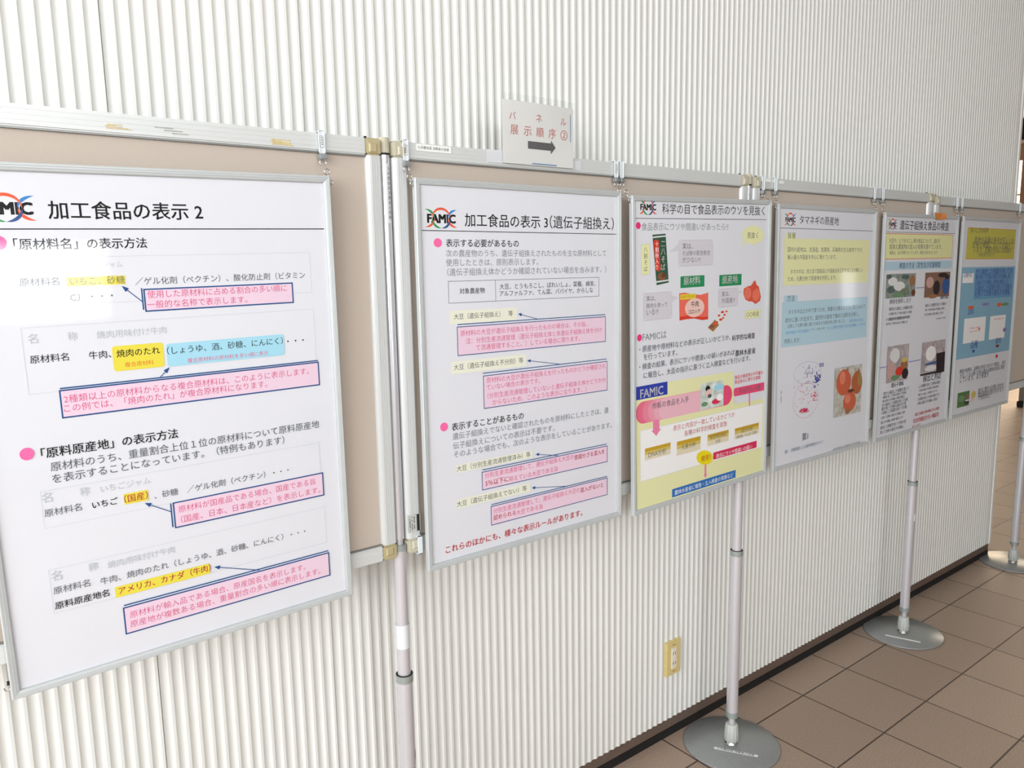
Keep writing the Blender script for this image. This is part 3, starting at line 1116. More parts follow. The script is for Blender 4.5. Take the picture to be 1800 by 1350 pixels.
POSTER_3 = [('G',28.4,8.6,102.9,48.0),
('T', '科学の目で食品表示のウソを見抜く', 120.4, 581.7, 32.4, 'K', 0.003),
('L',15,57.6,592,57.6,1.5,'K'),
('E',28.1,76.0,9.2,8.9,0,'M2'),
('T', '食品表示にウソや間違いがあったら!?', 40.4, 405.3, 79.3, 'L', 0),
('P',[(81.8,99.7),(134.1,97.1),(147.0,227.7),(98.2,232.8)],'F'),
('P',[(82.8,104.6),(135.1,101.4),(135.7,104.9),(83.4,108.4)],'w2'),
('P',[(97.1,222.0),(145.9,219.3),(146.5,222.9),(97.6,226.3)],'w2'),
('P',[(87.0,117.2),(91.3,113.0),(100.3,112.4),(106.7,116.0),(113.7,190.4),(109.4,194.9),(100.8,196.1),(95.0,191.6)],'r2'),
('V','十割粉入り',99.8,116.6,192.6,'w',0),
('V','二八そば',124.5,113.3,196.3,'w',0.008),
('E',119.1,210.3,17.4,10.8,0,'br1'),
('E',126.2,207.7,8.7,6.5,0,'br2'),
('R',39.0,124.5,71.2,202.6,0,'y2'),
('B',39.0,124.5,71.2,202.6,0.8,'yb'),
('V','八割そば',55.5,130.1,196.7,'D',0),
('R',188.3,115.4,335.6,185.1,14,'gb'),
('B',188.3,115.4,335.6,185.1,0.7,'gl'),
('P',[(190.4,122.6),(190.5,144.4),(149.5,145.4)],'gb'),
('T', '実は、', 203.4, 246.3, 131.8, 'D', 0),
('T', 'そば粉の配合割合', 203.5, 323.5, 150.9, 'D', 0),
('T', 'が少ない!?', 203.7, 281.9, 169.1, 'D', 0),
('P',[(574.5,103.1),(580.3,109.8),(569.9,114.4),(569.5,121.6),(556.2,123.3),(549.8,129.6),(536.2,128.1),(525.2,132.2),(514.0,127.9),(500.7,128.9),(494.2,122.7),(481.2,120.7),(480.4,113.6),(470.2,109.0),(475.2,102.6),(469.9,96.1),(479.7,91.6),(480.1,84.6),(492.9,82.7),(499.1,76.6),(512.4,77.8),(523.3,73.7),(534.5,77.8),(548.0,76.5),(554.7,82.8),(568.2,84.7),(569.1,91.8),(579.8,96.6)],'y2'),
('P',[(475.1,121.3),(493.4,117.6),(464.5,140.7)],'y2'),
('T', '見抜く', 496.3, 550.0, 104.0, 'D', 0),
('R',195.6,213.3,298.9,245.0,0,'gr'),
('T', '原材料', 208.7, 280.9, 227.1, 'w', 0.014),
('R',366.7,215.7,471.8,248.3,0,'gr'),
('T', '原産地', 379.2, 454.0, 230.5, 'w', 0.014),
('R',47.3,252.8,159.5,324.5,14,'gb'),
('B',47.3,252.8,159.5,324.5,0.7,'gl'),
('P',[(157.7,262.8),(157.8,281.9),(187.5,269.9)],'gb'),
('T', '実は、', 57.8, 93.9, 267.3, 'D', 0),
('T', '豚肉も使って', 57.7, 141.2, 286.5, 'D', 0),
('T', 'いる!?', 57.7, 104.6, 303.7, 'D', 0),
('P',[(190.2,259.0),(213.0,258.3),(247.8,264.6),(283.3,267.9),(316.3,263.5),(317.6,339.7),(290.3,340.1),(254.5,333.0),(219.4,332.7),(191.9,334.5)],'co'),
('P',[(191.8,324.1),(219.3,323.0),(254.4,324.6),(290.2,331.6),(316.8,332.0),(317.6,339.7),(290.3,340.1),(254.5,333.0),(219.4,332.7),(191.9,334.5)],'r2'),
('R',194.8,263.1,260.8,277.4,0,'y3'),
('T', '国産牛肉100%', 198.8, 256.7, 270.2, 'O', 0),
('E',257.0,302.8,42.4,26.6,0,'pc'),
('T', '牛肉', 241.1, 274.1, 292.6, 'K', 0.01),
('T', 'コロッケ', 229.1, 282.1, 313.3, 'K', 0.01),
('R',364.0,256.4,455.5,308.4,12,'gb'),
('B',364.0,256.4,455.5,308.4,0.7,'gl'),
('P',[(452.9,262.4),(453.3,276.3),(481.4,269.8)],'gb'),
('T', '実は、', 378.2, 416.3, 271.5, 'D', 0),
('T', '外国産!?', 378.6, 440.6, 291.0, 'D', 0),
('P',[(521.1,252.8),(532.2,240.0),(541.0,238.3),(546.2,250.7),(558.8,257.3),(570.3,288.6),(565.8,300.6),(543.4,309.5),(526.0,300.4),(509.0,299.4),(492.1,292.4),(482.2,275.8),(484.4,260.0),(504.3,253.7)],'on'),
('E',503.6,274.9,17.6,18.2,0,'on2'),
('E',545.8,281.1,19.3,19.6,0,'on2'),
('E',531.4,258.1,15.0,10.5,0,'on'),
('P',[(311.9,367.2),(394.8,308.6),(422.3,334.1),(339.9,385.8)],'w2'),
('P',[(316.1,363.7),(348.4,342.7),(367.5,359.8),(339.7,377.2)],'br3'),
('E',382.5,323.5,7.6,3.5,0,'r2'),
('E',366.9,332.3,6.3,3.1,0,'r2'),
('E',392.1,332.0,5.7,3.2,0,'r2'),
('E',374.7,344.6,7.6,3.5,0,'r2'),
('E',356.7,351.1,6.3,3.1,0,'r2'),
('E',401.5,322.8,5.1,2.8,0,'r2'),
('E',386.0,340.7,5.1,2.8,0,'r2'),
('E',333.3,361.1,12.4,5.5,0,'br1'),
('E',348.6,354.5,9.4,4.7,0,'O'),
('R',492.0,327.1,568.7,350.8,0,'y2'),
('B',492.0,327.1,568.7,350.8,0.6,'yb'),
('T', '○○県産', 498.8, 561.7, 339.5, 'D', 0),
('E',30.2,368.2,8.9,9.3,0,'M2'),
('T', 'FAMICは', 42.2, 137.6, 368.1, 'L', 0),
('T', '・原産地や原材料などの表示が正しいかどうか、', 29.4, 421.4, 400.0, 'D', 0),
('T', '科学的な検査', 429.7, 543.6, 404.8, 'K', 0.006),
('T', 'を行っています。', 46.0, 182.8, 422.4, 'D', 0),
('T', '・検査の結果、表示にウソや間違いの疑いがあれば', 29.1, 443.4, 447.3, 'D', 0),
('T', '農林水産省', 446.9, 547.4, 451.8, 'K', 0.006),
('T', 'に報告し、大臣の指示に基づく立入検査などを行います。', 45.8, 522.6, 472.5, 'D', 0),
('P',[(15.0,499.1),(437.8,504.4),(443.2,605.6),(601.7,608.5),(607.2,857.0),(17.4,845.5)],'y2'),
('R',14.3,499.4,141.9,535.6,0,'bl'),
('T', 'FAMIC', 31.5, 124.7, 519.8, 'w', 0.02),
('R',14.5,542.5,434.0,603.2,30,'ro'),
('R',20.1,542.6,391.1,602.8,26,'ra'),
('R',41.4,542.8,382.9,603.2,26,'rb'),
('R',63.0,543.1,374.7,603.5,26,'rc'),
('R',84.9,543.3,366.6,603.8,26,'rd'),
('R',107.1,543.5,358.5,604.2,26,'re'),
('T', '市販の食品を入手', 79.7, 233.4, 560.9, 'D', 0.004),
('R',285.4,524.0,392.2,601.4,0,'ph0'),
('E',318.6,542.4,10.6,9.3,0,'K'),
('E',323.5,557.0,14.6,12.8,0,'pc'),
('E',370.0,543.7,23.9,9.5,0,'b'),
('E',304.2,586.2,14.5,6.8,0,'gr2'),
('E',357.3,585.0,20.4,7.8,0,'r3'),
('E',374.0,574.3,15.0,10.8,0,'w'),
('E',326.9,564.6,9.3,6.0,0,'D'),
('T', '食品の偽装表示や不審な', 445.2, 589.6, 524.4, 'r', 0),
('T', '食品表示に関する情報', 445.6, 576.5, 538.7, 'r', 0),
('R',442.2,556.5,601.8,582.2,8,'ro'),
('T', '食品表示110番', 467.7, 577.6, 569.1, 'D', 0),
('A',520.8,582.8,522.9,649.2,6,12,14,'pk'),
('R',31.3,621.7,590.9,764.1,0,'w'),
('B',31.3,621.7,590.9,764.1,0.6,'g'),
('A',95.4,601.0,95.4,646.2,26,18,40,'pk'),
('T', '表示と内容が一致しているかどうか', 165.8, 448.3, 636.9, 'r', 0.004),
('T', '各種の科学的検査を実施', 214.2, 410.3, 659.5, 'r', 0.004),
('R',48.6,674.6,154.6,708.0,0,'go3'),
('R',49.6,674.6,154.8,693.0,0,'go2'),
('R',50.1,674.6,154.9,684.0,0,'go1'),
('R',181.5,677.9,287.0,718.4,0,'go3'),
('R',182.3,677.9,286.5,700.1,0,'go2'),
('R',182.8,677.9,286.3,689.2,0,'go1'),
('R',318.8,680.3,419.5,714.4,0,'go3'),
('R',319.5,680.3,419.0,699.0,0,'go2'),
('R',319.8,680.3,418.7,689.8,0,'go1'),
('R',449.5,682.0,572.4,715.8,0,'go3'),
('R',450.1,682.0,571.8,700.6,0,'go2'),
('R',450.4,682.0,571.4,691.4,0,'go1'),
('T', 'DNA分析', 63.9, 135.8, 695.1, 'D', 0),
('T', '元素分析', 202.0, 265.5, 697.9, 'D', 0),
('T', '安定同位体比', 330.4, 406.1, 691.0, 'D', 0),
('T', '分析', 356.3, 381.5, 707.2, 'D', 0),
('T', '成分分析', 482.0, 540.7, 694.8, 'D', 0),
('T', '（脂肪酸、たんぱく質等）', 457.2, 563.8, 711.0, 'D', 0),
('P',[(342.5,753.1),(348.0,757.5),(341.1,758.6),(344.7,763.4),(336.9,763.1),(338.4,767.8),(330.3,766.2),(329.5,770.6),(321.8,767.7),(318.7,771.3),(312.1,767.5),(307.1,770.1),(302.0,765.6),(295.5,766.9),(292.3,762.2),(284.9,762.1),(283.9,757.5),(276.1,756.1),(277.3,751.9),(269.8,749.4),(273.1,746.0),(266.5,742.4),(271.6,740.1),(266.4,735.8),(273.0,734.7),(269.5,730.1),(277.0,730.3),(275.7,725.6),(283.5,727.1),(284.3,722.8),(291.8,725.6),(294.8,722.0),(301.4,725.7),(306.4,723.1),(311.4,727.5),(318.0,726.1),(321.2,730.8),(328.8,730.8),(329.8,735.5),(337.8,736.8),(336.6,741.0),(344.4,743.6),(340.9,747.1),(347.9,750.7)],'ye'),
('T', '発見！', 290.2, 333.4, 748.5, 'O', 0.01),
('R',346.2,738.7,562.8,760.7,0,'r3'),
('T', '表示にウソや間違いの疑い', 360.6, 538.9, 752.9, 'w', 0),
('A',310.4,767.6,311.0,810.1,8,12,16,'pk'),
('R',161.9,812.9,456.8,837.5,0,'bu'),
('T', '農林水産省に報告・立入検査の実施など', 173.0, 444.6, 826.1, 'w', 0)]
POSTER_4 = [('G',39.7,27.9,108.5,66.4),
('T', 'タマネギの原産地', 126.5, 362.7, 46.4, 'K', 0.003),
('L',15,74.3,592,74.3,1.5,'K'),
('R',47.3,89.8,107.2,111.4,0,'y2'),
('T', '背景', 61.2, 105.9, 98.9, 'D', 0),
('R',42.9,106.5,571.2,254.4,0,'y2'),
('T', '国内の産地は、北海道、佐賀県、兵庫県が主な産地ですが、', 63.0, 527.3, 141.1, 'D', 0),
('T', '輸入量も中国産を中心に増えています。', 63.9, 354.5, 165.2, 'D', 0),
('T', 'タマネギは、見た目で国産品と外国産品を区別することが難しい', 81.1, 532.6, 211.4, 'D', 0),
('T', 'ため、元素分析で原産地を判別します。', 66.8, 358.7, 234.3, 'D', 0),
('R',48.1,286.5,125.7,311.1,0,'b2'),
('T', '方法', 66.4, 108.5, 296.5, 'D', 0),
('R',38.6,306.9,573.7,452.5,0,'b2'),
('T', 'タマネギは土の中で育つため、微量な元素をわずかに取り込んで', 74.3, 557.3, 340.4, 'D', 0),
('T', '成分に違いが出ます。国内外の産地で集めた試料を分析し、', 58.0, 521.1, 366.1, 'D', 0),
('T', '比較して元素の量に違いがあるかを統計的に調べました。', 73.2, 425.4, 385.6, 'D', 0),
('T', '元素分析の方法に', 451.3, 549.0, 388.1, 'B', 0),
('T', '元素の組成から見た国産品の', 61.8, 201.6, 406.3, 'B', 0),
('T', 'パターンの違いを見て', 208.2, 299.1, 404.2, 'D', 0),
('T', 'もとに産地を判別する方法を開発しています', 309.6, 561.8, 404.9, 'B', 0),
('T', '判別します。', 56.7, 147.8, 433.9, 'D', 0),
('O',195.5,547.2,79.7,37.2,0.5,'N2'),
('O',190.3,641.2,75.7,59.0,0.7,'R'),
('E',255.8,578.7,3.4,2.3,0,'N2'),
('E',250.3,577.2,3.4,2.3,0,'N2'),
('E',265.5,579.2,3.4,2.3,0,'N2'),
('E',271.8,568.1,3.4,2.3,0,'N2'),
('E',255.6,568.2,3.4,2.3,0,'N2'),
('E',246.5,572.0,3.4,2.3,0,'N2'),
('E',257.8,578.5,3.4,2.3,0,'N2'),
('E',261.8,595.3,3.4,2.3,0,'N2'),
('E',263.8,561.0,3.4,2.3,0,'N2'),
('E',257.1,569.1,3.4,2.3,0,'N2'),
('E',250.2,585.8,3.4,2.3,0,'N2'),
('E',251.8,556.6,3.4,2.3,0,'N2'),
('E',258.4,572.2,3.4,2.3,0,'N2'),
('E',241.9,564.9,3.4,2.3,0,'N2'),
('E',248.3,573.6,3.4,2.3,0,'N2'),
('E',250.5,574.7,3.4,2.3,0,'N2'),
('E',274.9,569.2,3.4,2.3,0,'N2'),
('E',246.2,571.4,3.4,2.3,0,'N2'),
('E',266.8,569.3,3.4,2.3,0,'N2'),
('E',270.2,564.2,3.4,2.3,0,'N2'),
('E',243.9,572.9,3.4,2.3,0,'N2'),
('E',245.5,568.0,3.4,2.3,0,'N2'),
('E',260.4,581.5,3.4,2.3,0,'N2'),
('E',256.3,572.1,3.4,2.3,0,'N2'),
('E',270.1,579.6,3.4,2.3,0,'N2'),
('E',253.2,585.2,3.4,2.3,0,'N2'),
('E',245.4,575.0,3.4,2.3,0,'N2'),
('E',262.4,575.1,3.4,2.3,0,'N2'),
('E',249.1,577.0,3.4,2.3,0,'N2'),
('E',249.0,568.5,3.4,2.3,0,'N2'),
('E',244.6,585.2,3.4,2.3,0,'N2'),
('E',249.7,584.3,3.4,2.3,0,'N2'),
('E',259.2,572.5,3.4,2.3,0,'N2'),
('E',262.6,577.7,3.4,2.3,0,'N2'),
('E',255.9,562.2,3.4,2.3,0,'N2'),
('E',256.4,582.7,3.4,2.3,0,'N2'),
('E',261.0,584.0,3.4,2.3,0,'N2'),
('E',271.7,579.8,3.4,2.3,0,'N2'),
('E',276.1,562.9,3.4,2.3,0,'N2'),
('E',251.3,551.4,3.4,2.3,0,'N2'),
('E',264.2,576.2,3.4,2.3,0,'N2'),
('E',273.5,573.0,3.4,2.3,0,'N2'),
('E',233.7,583.8,3.4,2.3,0,'N2'),
('E',240.0,561.6,3.4,2.3,0,'N2'),
('E',253.5,580.0,3.4,2.3,0,'N2'),
('E',178.3,548.3,2.0,1.5,0,'N2'),
('E',141.8,567.4,1.9,1.5,0,'N2'),
('E',190.5,548.4,2.0,1.5,0,'N2'),
('E',208.7,550.9,2.0,1.5,0,'N2'),
('E',197.1,533.6,2.0,1.5,0,'N2'),
('E',189.4,553.0,2.0,1.5,0,'N2'),
('E',221.3,547.8,2.0,1.5,0,'N2'),
('E',195.0,552.1,2.0,1.5,0,'N2'),
('E',208.3,551.4,2.0,1.5,0,'N2'),
('E',184.9,538.6,2.0,1.5,0,'N2'),
('E',223.9,554.2,2.0,1.5,0,'N2'),
('E',195.4,598.6,2.0,1.5,0,'N2'),
('E',217.6,561.9,2.0,1.5,0,'N2'),
('E',195.7,532.2,2.0,1.5,0,'N2'),
('E',224.0,548.5,2.0,1.5,0,'N2'),
('E',194.4,562.2,2.0,1.5,0,'N2'),
('E',220.9,553.1,2.0,1.5,0,'N2'),
('E',194.3,578.1,2.0,1.5,0,'N2'),
('E',207.4,533.1,2.0,1.5,0,'N2'),
('E',213.3,551.1,2.0,1.5,0,'N2'),
('E',193.6,557.1,2.0,1.5,0,'N2'),
('E',200.2,577.3,2.0,1.5,0,'N2'),
('E',198.1,551.1,2.0,1.5,0,'N2'),
('E',224.3,541.5,2.0,1.5,0,'N2'),
('E',220.5,548.6,2.0,1.5,0,'N2'),
('E',224.7,537.3,2.0,1.5,0,'N2'),
('E',202.7,524.2,2.0,1.5,0,'N2'),
('E',180.0,545.9,2.0,1.5,0,'N2'),
('E',207.5,577.6,2.0,1.5,0,'N2'),
('E',242.9,531.6,2.0,1.5,0,'N2'),
('E',172.2,563.4,2.0,1.5,0,'N2'),
('E',203.5,527.7,2.0,1.5,0,'N2'),
('E',204.9,531.4,2.0,1.5,0,'N2'),
('E',167.6,526.1,2.0,1.5,0,'N2'),
('E',186.7,579.5,2.0,1.5,0,'N2'),
('E',202.7,546.2,2.0,1.5,0,'N2'),
('E',262.9,546.5,2.1,1.5,0,'N2'),
('E',187.9,542.6,2.0,1.5,0,'N2'),
('E',203.7,543.3,2.0,1.5,0,'N2'),
('E',232.8,546.3,2.0,1.5,0,'N2'),
('E',186.9,676.2,3.3,2.3,0,'r3'),
('E',166.1,669.6,3.3,2.2,0,'r3'),
('E',177.6,666.6,3.3,2.2,0,'r3'),
('E',178.9,674.7,3.3,2.3,0,'r3'),
('E',180.8,674.5,3.3,2.3,0,'r3'),
('E',183.8,673.9,3.3,2.3,0,'r3'),
('E',187.8,670.1,3.3,2.3,0,'r3'),
('E',191.8,673.1,3.3,2.3,0,'r3'),
('E',185.7,673.8,3.3,2.3,0,'r3'),
('E',172.4,671.0,3.3,2.2,0,'r3'),
('E',198.1,673.2,3.3,2.3,0,'r3'),
('E',161.3,673.0,3.3,2.2,0,'r3'),
('E',182.5,675.1,3.3,2.3,0,'r3'),
('E',164.6,670.5,3.3,2.2,0,'r3'),
('E',191.7,672.6,3.3,2.3,0,'r3'),
('E',187.7,678.0,3.3,2.3,0,'r3'),
('E',180.4,670.6,3.3,2.3,0,'r3'),
('E',206.6,678.3,3.4,2.3,0,'r3'),
('E',181.5,673.5,3.3,2.3,0,'r3'),
('E',164.9,671.9,3.3,2.2,0,'r3'),
('E',181.5,672.0,3.3,2.3,0,'r3'),
('E',180.6,678.5,3.3,2.3,0,'r3'),
('E',185.0,674.9,3.3,2.3,0,'r3'),
('E',194.1,679.5,3.3,2.3,0,'r3'),
('E',191.7,673.4,3.3,2.3,0,'r3'),
('E',152.7,673.9,3.3,2.2,0,'r3'),
('E',179.5,673.3,3.3,2.3,0,'r3'),
('E',185.7,673.8,3.3,2.3,0,'r3'),
('E',170.0,679.4,3.3,2.2,0,'r3'),
('E',155.9,674.4,3.3,2.2,0,'r3'),
('E',255.0,646.4,2.7,1.9,0,'r3'),
('E',246.2,634.9,2.7,1.9,0,'r3'),
('E',233.3,629.5,2.7,1.9,0,'r3'),
('E',220.3,623.2,2.7,1.9,0,'r3'),
('E',242.9,629.5,2.7,1.9,0,'r3'),
('E',238.5,639.5,2.7,1.9,0,'r3'),
('E',226.1,629.6,2.7,1.9,0,'r3'),
('E',238.9,630.2,2.7,1.9,0,'r3'),
('E',244.6,646.6,2.7,1.9,0,'r3'),
('E',232.2,640.2,2.7,1.9,0,'r3'),
('E',258.4,631.0,2.7,1.9,0,'r3'),
('E',236.0,619.4,2.7,1.9,0,'r3'),
('E',234.8,646.3,2.7,1.9,0,'r3'),
('E',220.0,631.5,2.7,1.9,0,'r3'),
('E',236.5,645.3,2.7,1.9,0,'r3'),
('E',246.1,619.6,2.7,1.9,0,'r3'),
('E',237.7,631.4,2.7,1.9,0,'r3'),
('E',244.1,622.7,2.7,1.9,0,'r3'),
('E',239.9,626.2,2.7,1.9,0,'r3'),
('E',248.6,633.3,2.7,1.9,0,'r3'),
('E',189.2,607.6,2.0,1.5,0,'R'),
('E',207.1,610.1,2.0,1.5,0,'R'),
('E',156.2,607.5,2.0,1.5,0,'R'),
('E',172.1,611.9,2.0,1.5,0,'R'),
('E',123.9,643.0,1.9,1.5,0,'R'),
('E',204.0,651.8,2.0,1.5,0,'R'),
('E',171.0,635.2,2.0,1.5,0,'R'),
('E',189.0,621.2,2.0,1.5,0,'R'),
('E',239.4,612.9,2.0,1.5,0,'R'),
('E',199.0,583.3,2.0,1.5,0,'R'),
('E',200.4,618.0,2.0,1.5,0,'R'),
('E',150.2,603.2,2.0,1.5,0,'R'),
('E',115.7,589.3,1.9,1.5,0,'R'),
('E',185.2,561.9,2.0,1.5,0,'R'),
('E',218.2,645.7,2.0,1.5,0,'R'),
('E',157.5,584.5,2.0,1.5,0,'R'),
('E',137.6,586.9,1.9,1.5,0,'R'),
('E',161.3,665.6,2.0,1.5,0,'R'),
('E',148.0,632.6,2.0,1.5,0,'R'),
('E',221.4,603.1,2.0,1.5,0,'R'),
('E',175.0,634.0,2.0,1.5,0,'R'),
('E',163.4,645.3,2.0,1.5,0,'R'),
('E',251.6,626.5,2.1,1.5,0,'R'),
('E',157.4,630.2,2.0,1.5,0,'R'),
('E',192.5,604.4,2.0,1.5,0,'R'),
('E',178.3,621.3,2.0,1.5,0,'R'),
('E',199.9,647.3,2.0,1.5,0,'R'),
('E',166.0,589.4,2.0,1.5,0,'R'),
('E',133.8,655.2,1.9,1.5,0,'R'),
('E',169.0,609.3,2.0,1.5,0,'R'),
('E',239.5,599.2,6.8,4.9,0,'vi'),
('T', '国産', 264.9, 292.3, 528.2, 'N2', 0),
('T', '外国産', 152.4, 201.9, 673.9, 'r3', 0),
('V','第二主成分',42.4,593.4,632.4,'D',0),
('T', '第1', 171.1, 206.3, 764.3, 'D', 0),
('T', '図1．元素組成による産地判別のグラフ', 71.7, 300.4, 799.1, 'N3', 0),
('T', '※試料は国内および外国産のタマネギを使用', 366.4, 552.6, 837.4, 'L', 0),
('R',364.5,548.1,547.5,723.2,0,'ph1'),
('E',424.8,603.7,49.3,46.6,0.1,'on3'),
('E',515.2,612.9,37.2,42.3,-0.05,'on4'),
('E',468.2,677.4,44.2,36.9,0,'on3'),
('E',454.7,666.0,19.6,16.0,0,'on5'),
('E',416.5,587.3,19.2,23.6,0.1,'on5'),
('E',533.7,602.8,14.0,24.2,0,'on6'),
('E',475.3,638.5,22.8,6.4,0,'br2'),
('E',457.6,709.9,18.1,10.4,0,'br3'),
('P',[(433.1,561.6),(450.9,551.5),(455.7,567.6)],'br3'),
('P',[(512.7,576.8),(525.2,558.1),(535.8,579.0)],'br3')]
POSTER_5 = [('G',31.6,22.6,101.4,59.9),
('T', '遺伝子組換え食品の検査', 121.4, 529.7, 43.1, 'D', 0.01),
('L',16,69.8,592,69.8,1.4,'K'),
('R',17.7,75.6,572.3,168.1,0,'y4'),
('B',17.7,75.6,572.3,168.1,2.5,'or'),
('T', '大豆や、とうもろこし等の食品について、遺伝子', 44.8, 458.6, 101.1, 'D', 0),
('T', '組換え農産物の混入の有無を調べています。', 50.5, 478.1, 123.4, 'D', 0),
('T', '検査は、次の手順で行っています。検査の流れを示します', 52.7, 440.1, 145.3, 'D', 0),
('R',16.2,178.6,579.3,209.5,0,'b2'),
('T', '検査の方法（定性及び定量検査）', 132.1, 479.4, 193.6, 'N2', 0.006),
('R',37.5,223.7,268.5,313.7,0,'ph2'),
('E',88.3,251.4,35.8,15.5,0,'w2'),
('E',77.4,282.0,32.1,13.8,0,'ph5'),
('E',140.4,270.1,44.0,17.5,0,'w2'),
('E',186.8,292.6,37.3,14.2,0,'ph4'),
('E',241.8,251.8,22.8,21.4,0,'br3'),
('E',254.8,298.5,16.8,12.6,0,'br2'),
('E',129.5,302.8,43.8,8.7,0,'gr2'),
('E',184.2,236.3,29.7,8.8,0,'ph5'),
('E',58.3,233.5,19.7,8.2,0,'ph5'),
('R',346.9,223.9,567.4,322.2,0,'br4'),
('E',390.7,262.9,32.3,22.0,0,'pc2'),
('E',450.5,286.7,29.8,29.8,0,'K2'),
('E',533.1,281.8,32.5,34.1,0,'bd'),
('E',501.6,236.1,42.2,9.3,0,'K2'),
('E',422.1,319.1,41.1,8.2,0,'br3'),
('E',540.6,244.4,21.3,9.4,0,'K2'),
('L',275.7,281.3,345.3,281.3,3,'vi'),
('T', '検体を粉砕します', 71.4, 239.2, 326.5, 'D', 0),
('T', '検体から抽出した核酸を用い', 69.4, 261.3, 354.2, 'D', 0),
('T', 'た核酸を用いて対象の遺伝子を増幅', 69.8, 250.0, 372.5, 'D', 0),
('T', '対象の遺伝子を増幅し有無を確認', 70.2, 238.7, 390.9, 'D', 0),
('T', '核酸の抽出', 489.0, 562.9, 326.8, 'D', 0.006),
('T', '抽出した核酸を用いて対象の', 360.9, 547.0, 353.7, 'D', 0),
('T', '用いて対象の遺伝子を増幅し有無を', 359.9, 534.5, 371.7, 'D', 0),
('T', '伝子を増幅し有無を確認します結', 358.9, 522.1, 389.6, 'D', 0),
('T', 'から抽出した核酸を用いて対', 49.6, 226.8, 392.2, 'D', 0),
('T', '酸を用いて対象の遺伝子を増幅し有', 51.3, 217.7, 409.1, 'D', 0),
('T', '出した核酸を用いて対象の遺', 462.1, 547.4, 411.4, 'D', 0),
('R',72.2,495.3,243.2,636.5,0,'ph3'),
('E',133.1,533.9,37.8,28.7,0,'w2'),
('E',209.7,581.6,30.4,25.1,0,'br3'),
('E',173.4,598.8,29.9,18.7,0,'r2'),
('E',211.2,557.0,21.6,9.2,0,'ye2'),
('E',221.6,611.8,26.2,21.0,0,'K2'),
('E',106.0,588.2,29.1,36.9,0,'pc2'),
('E',142.3,620.3,33.8,10.4,0,'gr2'),
('R',353.1,501.2,560.5,636.1,0,'ph3'),
('E',433.1,550.7,45.5,30.5,0,'w'),
('E',440.9,611.8,52.5,12.3,0,'w2'),
('P',[(482.5,554.8),(562.1,552.6),(564.9,637.8),(491.4,637.6)],'K2'),
('P',[(387.3,589.6),(484.6,585.4),(486.0,596.4),(388.1,596.1)],'bd'),
('P',[(351.2,628.9),(563.5,627.9),(563.9,637.7),(352.0,635.4)],'K2'),
('L',15.9,570.9,66.1,570.9,3.2,'vi'),
('L',246.9,568.7,348.3,568.7,3.2,'vi'),
('T', '遺伝子増幅', 116.2, 213.0, 648.5, 'D', 0.004),
('T', '体から抽出した核酸を用いて', 57.8, 260.8, 673.7, 'D', 0),
('T', '核酸を用いて対象の遺伝子を増幅し', 56.0, 246.3, 688.3, 'D', 0),
('T', '象の遺伝子を増幅し有無を確認し', 54.2, 231.9, 702.8, 'D', 0),
('T', 'から抽出した核酸を用いて対象', 52.4, 255.4, 717.8, 'D', 0),
('T', '酸を用いて対象の遺伝子を増', 50.6, 241.0, 732.3, 'D', 0),
('T', 'ら抽出した核酸を用いて対象', 48.8, 250.2, 747.7, 'D', 0),
('T', 'を用いて対象の遺伝子を増幅し有無', 48.3, 237.2, 766.5, 'D', 0),
('T', '遺伝子を増幅し有無を確認します', 47.7, 224.3, 785.3, 'D', 0),
('T', '抽出した核酸を用いて対象の遺', 47.1, 248.9, 805.0, 'D', 0),
('T', '用いて対象の遺伝子を増幅し', 46.6, 235.9, 823.8, 'D', 0),
('T', '検出と判定', 376.4, 541.2, 649.7, 'D', 0.004),
('T', 'した核酸を用いて対象の遺伝', 343.3, 533.4, 677.4, 'D', 0),
('T', 'て対象の遺伝子を増幅し有無を確認', 342.6, 521.0, 694.7, 'D', 0),
('T', '検体から抽出した核酸を用いて対', 342.0, 508.7, 712.0, 'D', 0),
('T', 'た核酸を用いて対象の遺伝子を', 341.3, 531.7, 729.6, 'D', 0),
('T', '対象の遺伝子を増幅し有無を', 340.7, 519.3, 746.9, 'D', 0),
('T', '遺伝子組換え体が検出された場合', 325.1, 540.5, 789.6, 'r', 0.006),
('T', '社会的検証を行い確認を', 310.0, 539.2, 814.9, 'r', 0.004),
('T', '行います。', 304.2, 383.9, 839.0, 'r', 0.004)]
